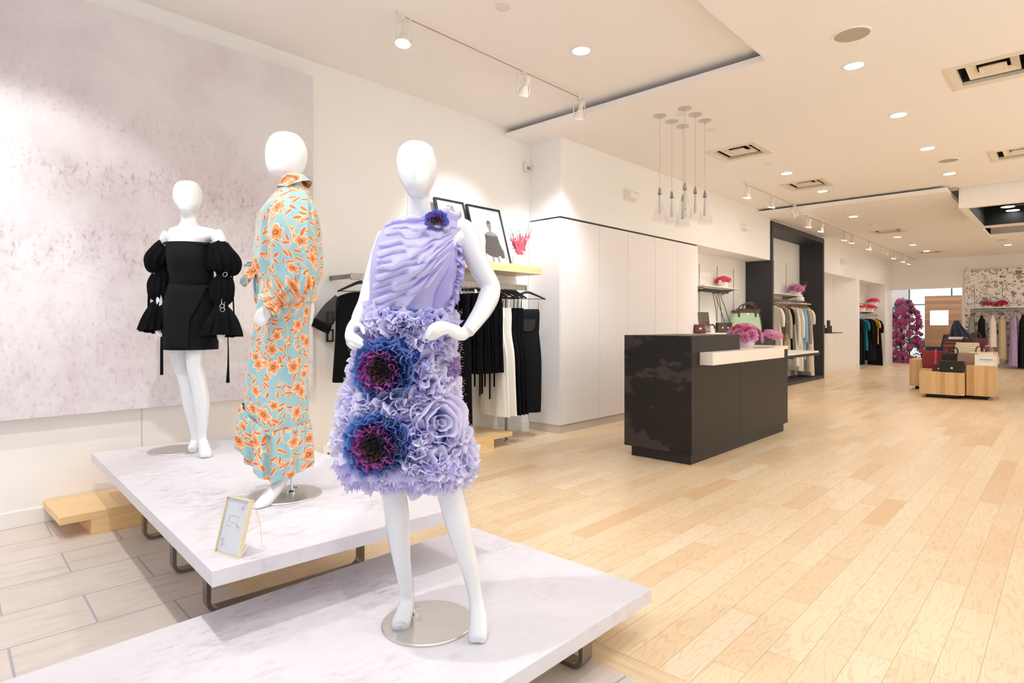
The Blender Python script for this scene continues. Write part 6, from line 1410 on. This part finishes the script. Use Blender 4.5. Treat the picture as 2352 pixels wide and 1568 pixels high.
far_g(2232, 'print_dress', 'blue-grey printed dress leftmost on the terrazzo wall', 'dress', 'grey', .95, .12, None, 1.0); far_g(2255, 'black_dress', 'slim black dress left of the white blouse on the terrazzo wall', 'dress', 'black', 1.1, .12, None, 1.1)
far_g(2281, 'white_blouse', 'white flared blouse on the terrazzo wall', 'blouse', 'white', .95, .13, None, 1.5)
y = far_g(2303, 'beige_dress', 'beige dress with black bands on the terrazzo wall', 'dress', 'beige', 1.3, .12, None, 1.0)
y = far_g(2329, 'lavender_dress', 'long lavender dress on the terrazzo wall', 'dress', 'lavender', 1.5, .19, .35, 1.0); far_g(2350, 'black_dress', 'long black dress at the right edge of the photo on the terrazzo wall', 'dress', 'black', 1.55, .19, None, 1.0)
pk = plain('pink_hanger', '#e27a86', .4)
for px, lb in ((2232, 'dark hanger of the blue-grey printed dress'), (2255, 'pink hanger of the slim black dress'), (2281, 'white hanger of the white flared blouse'), (2303, 'dark hanger of the beige dress with black bands'), (2329, 'pink hanger of the lavender dress')):
    y = onx(px, 712, 23.05).y; hanger(lb, (23.05, y, 1.73), radians(10), pk if 'pink' in lb else ('shelfwhite' if 'white hang' in lb else 'hanger'), 'hangers on the terrazzo wall', w=.14, bar=True)

# ================================================================ BOUGAINVILLEA IN THE OPENING
random.seed(44)
BX = 24.15
t = thing('bougainvillea', 'tall column of magenta bougainvillea flowers in the far opening', 'plant', (BX, 4.25, 0))
f = MB(); f.tube([(0, -.0, 0), (.05, .1, .7), (0, .02, 1.3), (.05, .05, 1.9)], [.05, .04, .03, .015], 8)
for i in range(6): a = rnd(0, 6.28); f.tube([(0, .02, .4 + .2 * i), (.2 * cos(a), .25 * sin(a), .7 + .22 * i)], [.02, .008], 6)
f.build('trunk', plain('bark', '#5a4636', .8, var=.3, vs=20), t, smooth=True)
def bw(z): return .16 + .40 * min(1, max(0, (2.15 - z) / .9)) ** .6 * (.9 + .18 * sin(z * 5))
f = MB()
for i in range(3600):
    z = rnd(.02, 2.15); w = bw(z); a = rnd(0, 6.28); r = sqrt(rnd(.25, 1)); p = Vector((.42 * w / .55 * r * cos(a), w * r * sin(a) - .08 * (z < 1.6), z)); s = rnd(.02, .045)
    u = Vector((rnd(-1, 1), rnd(-1, 1), rnd(-1, .6))).normalized(); v = u.orthogonal().normalized()
    f.add([p - u * s, p + v * s * .45, p + u * s, p - v * s * .45], [(0, 1, 2, 3)])
f.build('foliage', plain('dark_green_leaf', '#35502f', .5, var=.5, vs=9), t)['kind'] = 'stuff'
fm = []
for k in range(3):
    f = MB().ball((0, 0, 0), .08, n=9, m=6); f.dye = [lin('#b03a7c')[:3]] * len(f.v); f.hasdye = True; cols = [lin(c)[:3] for c in ('#cc3a88', '#e05aa2', '#b02c74')]
    for i in range(34):
        p = Vector((random.gauss(0, .04), random.gauss(0, .04), random.gauss(0, .04))); s = rnd(.018, .032); n = (p + Vector((rnd(-.03, .03),) * 3)).normalized() if p.length > 0 else Vector((0, 0, 1)); u = n.orthogonal().normalized(); v = n.cross(u); c = random.choice(cols)
        for q in range(3):
            a = q * 2.094 + i; d = u * cos(a) + v * sin(a); e = n.cross(d); f.add([p, p + d * s * .6 + e * s * .45 + n * s * .3, p + d * s * 1.2 + n * s * .5, p + d * s * .6 - e * s * .45 + n * s * .3], [(0, 1, 2, 3)], None, c)
    fm.append(f.build('blossom_cluster', 'petal', mesh_only=True))
for i in range(98):
    z = rnd(.03, 2.1); w = bw(z); a = rnd(pi * .55, pi * 1.65) if i % 4 else rnd(0, 6.28); p = (.42 * w / .55 * cos(a) * .95, w * sin(a) * rnd(.5, 1.0) - .08 * (z < 1.6), z)
    put_mesh('blossom_cluster', fm[i % 3], t, p, rnd(.85, 1.35), (rnd(0, 6), rnd(0, 6), rnd(0, 6)))
MB().lathe([(.2, 0), (.24, .12), (.23, .12), (.19, .02)], n=24).build('planter', plain('clay_planter', '#6b5a4a', .7), t, smooth=True, ang=40)
t = thing('frame_panel', 'brown-framed tan picture on the left wall of the vestibule behind the bougainvillea', 'framed picture', (24.6, 5.19, 1.5))
MB().box(0, 1.6, -.03, 0, 0, .75).build('frame', plain('brown_frame', '#6a5240', .5), t); MB().box(.08, 1.5, -.035, -.03, .08, .67).build('print', plain('tan_print', '#cfa878', .6, var=.2, vs=3), t)
# small metal table with folded clothes in the vestibule
t = thing('metal_table', 'thin dark metal side table with folded clothes left of the timber screen', 'table', (25.3, 3.8, 0))
MB().box(0, .5, 0, .55, .72, .75).build('table_top', teal, t)
for x in (0.01, .47):
    for y in (.01, .52): MB().box(x, x + .02, y, y + .02, 0, .72).build('leg', 'darkcharcoal', t)
for i, (c, lb) in enumerate((('snake', 'grey folded garment under the cream one on the thin metal table'), ('cream', 'cream folded garment topping the pile on the thin metal table'))):
    tag(MB().box(-.16, .16, -.14, .14, 0, .045).build('folded_garment', GM[c], bevel=.018, seg=3, loc=(25.5, 4.1, .75 + .046 * i)), lb, 'clothes', 'folded clothes on the metal table')
# ================================================================ LIGHT
def light(kind, name, loc, energy, color=(1, 1, 1), size=.1, dirv=(0, 0, -1), spot=None, blend=.5, sy=None, spread=None):
    d = bpy.data.lights.new(name, kind); d.energy = energy; d.color = color
    if kind == 'SPOT': d.spot_size = spot; d.spot_blend = blend; d.shadow_soft_size = size
    if kind == 'AREA':
        d.size = size
        if sy: d.shape = 'RECTANGLE'; d.size_y = sy
        else: d.shape = 'DISK'
        if spread: d.spread = spread
    o = bpy.data.objects.new(name, d); COL.objects.link(o); o.location = loc; o.rotation_euler = Vector(dirv).to_track_quat('-Z', 'Y').to_euler(); return o
WARM = (.87, .94, 1.0); SOFT = (.85, .935, 1.0)
WARM2 = (1.0, .945, .86)
for L in LIGHTS:
    x, y, z, k = L[:4]
    if k == 'dl': light('AREA', 'downlight_lamp', (x, y, z), DL_W, WARM if x < 8 else WARM2, .13, spread=radians(165))
    else: light('SPOT', 'track_lamp', (x, y, z), TR_W * (3.0 if 3.5 < x < 5.2 else 1.8 if x < 3.5 else 1.0), SOFT if x < 8 else WARM2, .05, L[4], radians(70), .9)
# more of the same downlights outside the photograph, further right in the shop and over the front
for x, y, z in ((3.0, -.6, 3.52), (5.8, -.8, 3.52), (8.2, -1.2, 3.52), (10.6, -1.2, 3.52), (4.4, .3, 3.52), (20.6, -.8, 3.41), (17.0, 1.9, 3.41), (.6, 1.0, 3.52), (1.9, .4, 3.52)):
    light('AREA', 'downlight_lamp', (x, y, z), DL_W, WARM, .13, spread=radians(165))
# added unseen spots, bounced off the right-hand wall to lift the ceilings
for x in (1.5, 4.0, 6.5, 9.0, 11.5, 14.0, 17.0, 20.0):
    light('SPOT', 'bounce_fill', (x, -1.3, 3.38), 240.0, SOFT if x < 8 else WARM2, .06, (0, -1.9, -1.25), radians(110), .8)
# shop-window spots over the front display
for (x, y), (tx, ty, tz), e, s in FRONT_SPOTS:
    light('SPOT', 'window_spot', (x, y, 3.5), e, (1, .98, .96), .035, (tx - x, ty - y, tz - 3.5), radians(s), .35)
# daylight at the open shop front and through the vestibule window
w = bpy.data.worlds.new('daylight'); S.world = w; w.use_nodes = True
bg = w.node_tree.nodes['Background']; bg.inputs[0].default_value = (.93, .97, 1.0, 1); wt = w.node_tree
sx = node(wt, 'ShaderNodeSeparateXYZ', {0: node(wt, 'ShaderNodeTexCoord').outputs['Generated']}).outputs[0]
wt.links.new(mth(wt, 'ADD', WORLD, mth(wt, 'MULTIPLY', sstep(wt, sx, .3, .8), 2.2)), bg.inputs[1])   # brighter daylight on the far street side
def portal(loc, sx, sy, d):
    o = light('AREA', 'daylight_portal', loc, 1, (1, 1, 1), sx, d, sy=sy); o.data.cycles.is_portal = True
portal((-1.65, .85, 1.65), 3.25, 7.6, (1, 0, 0)); portal((26.95, 3.3, 1.7), 3.2, 2.6, (-1, 0, 0))
# ================================================================ CAMERA
cd = bpy.data.cameras.new('camera'); cam = bpy.data.objects.new('camera', cd); COL.objects.link(cam)
cam.location = (0, 0, EYE); cam.rotation_euler = (pi / 2, 0, YAW - pi / 2)
cd.sensor_width = 36.0; cd.lens = FPX / 2352 * 36.0; cd.shift_y = (745 - 784) / 2352.0; cd.clip_start = .05
S.camera = cam
S.view_settings.view_transform = 'Standard'; S.view_settings.look = 'None'; S.view_settings.gamma = 1.0; S.view_settings.exposure = EXPO
S.view_settings.use_curve_mapping = False
S.cycles.max_bounces = 10; S.cycles.diffuse_bounces = 6; S.cycles.transparent_max_bounces = 16; S.cycles.sample_clamp_indirect = 6.0; S.cycles.caustics_reflective = False; S.cycles.caustics_refractive = False
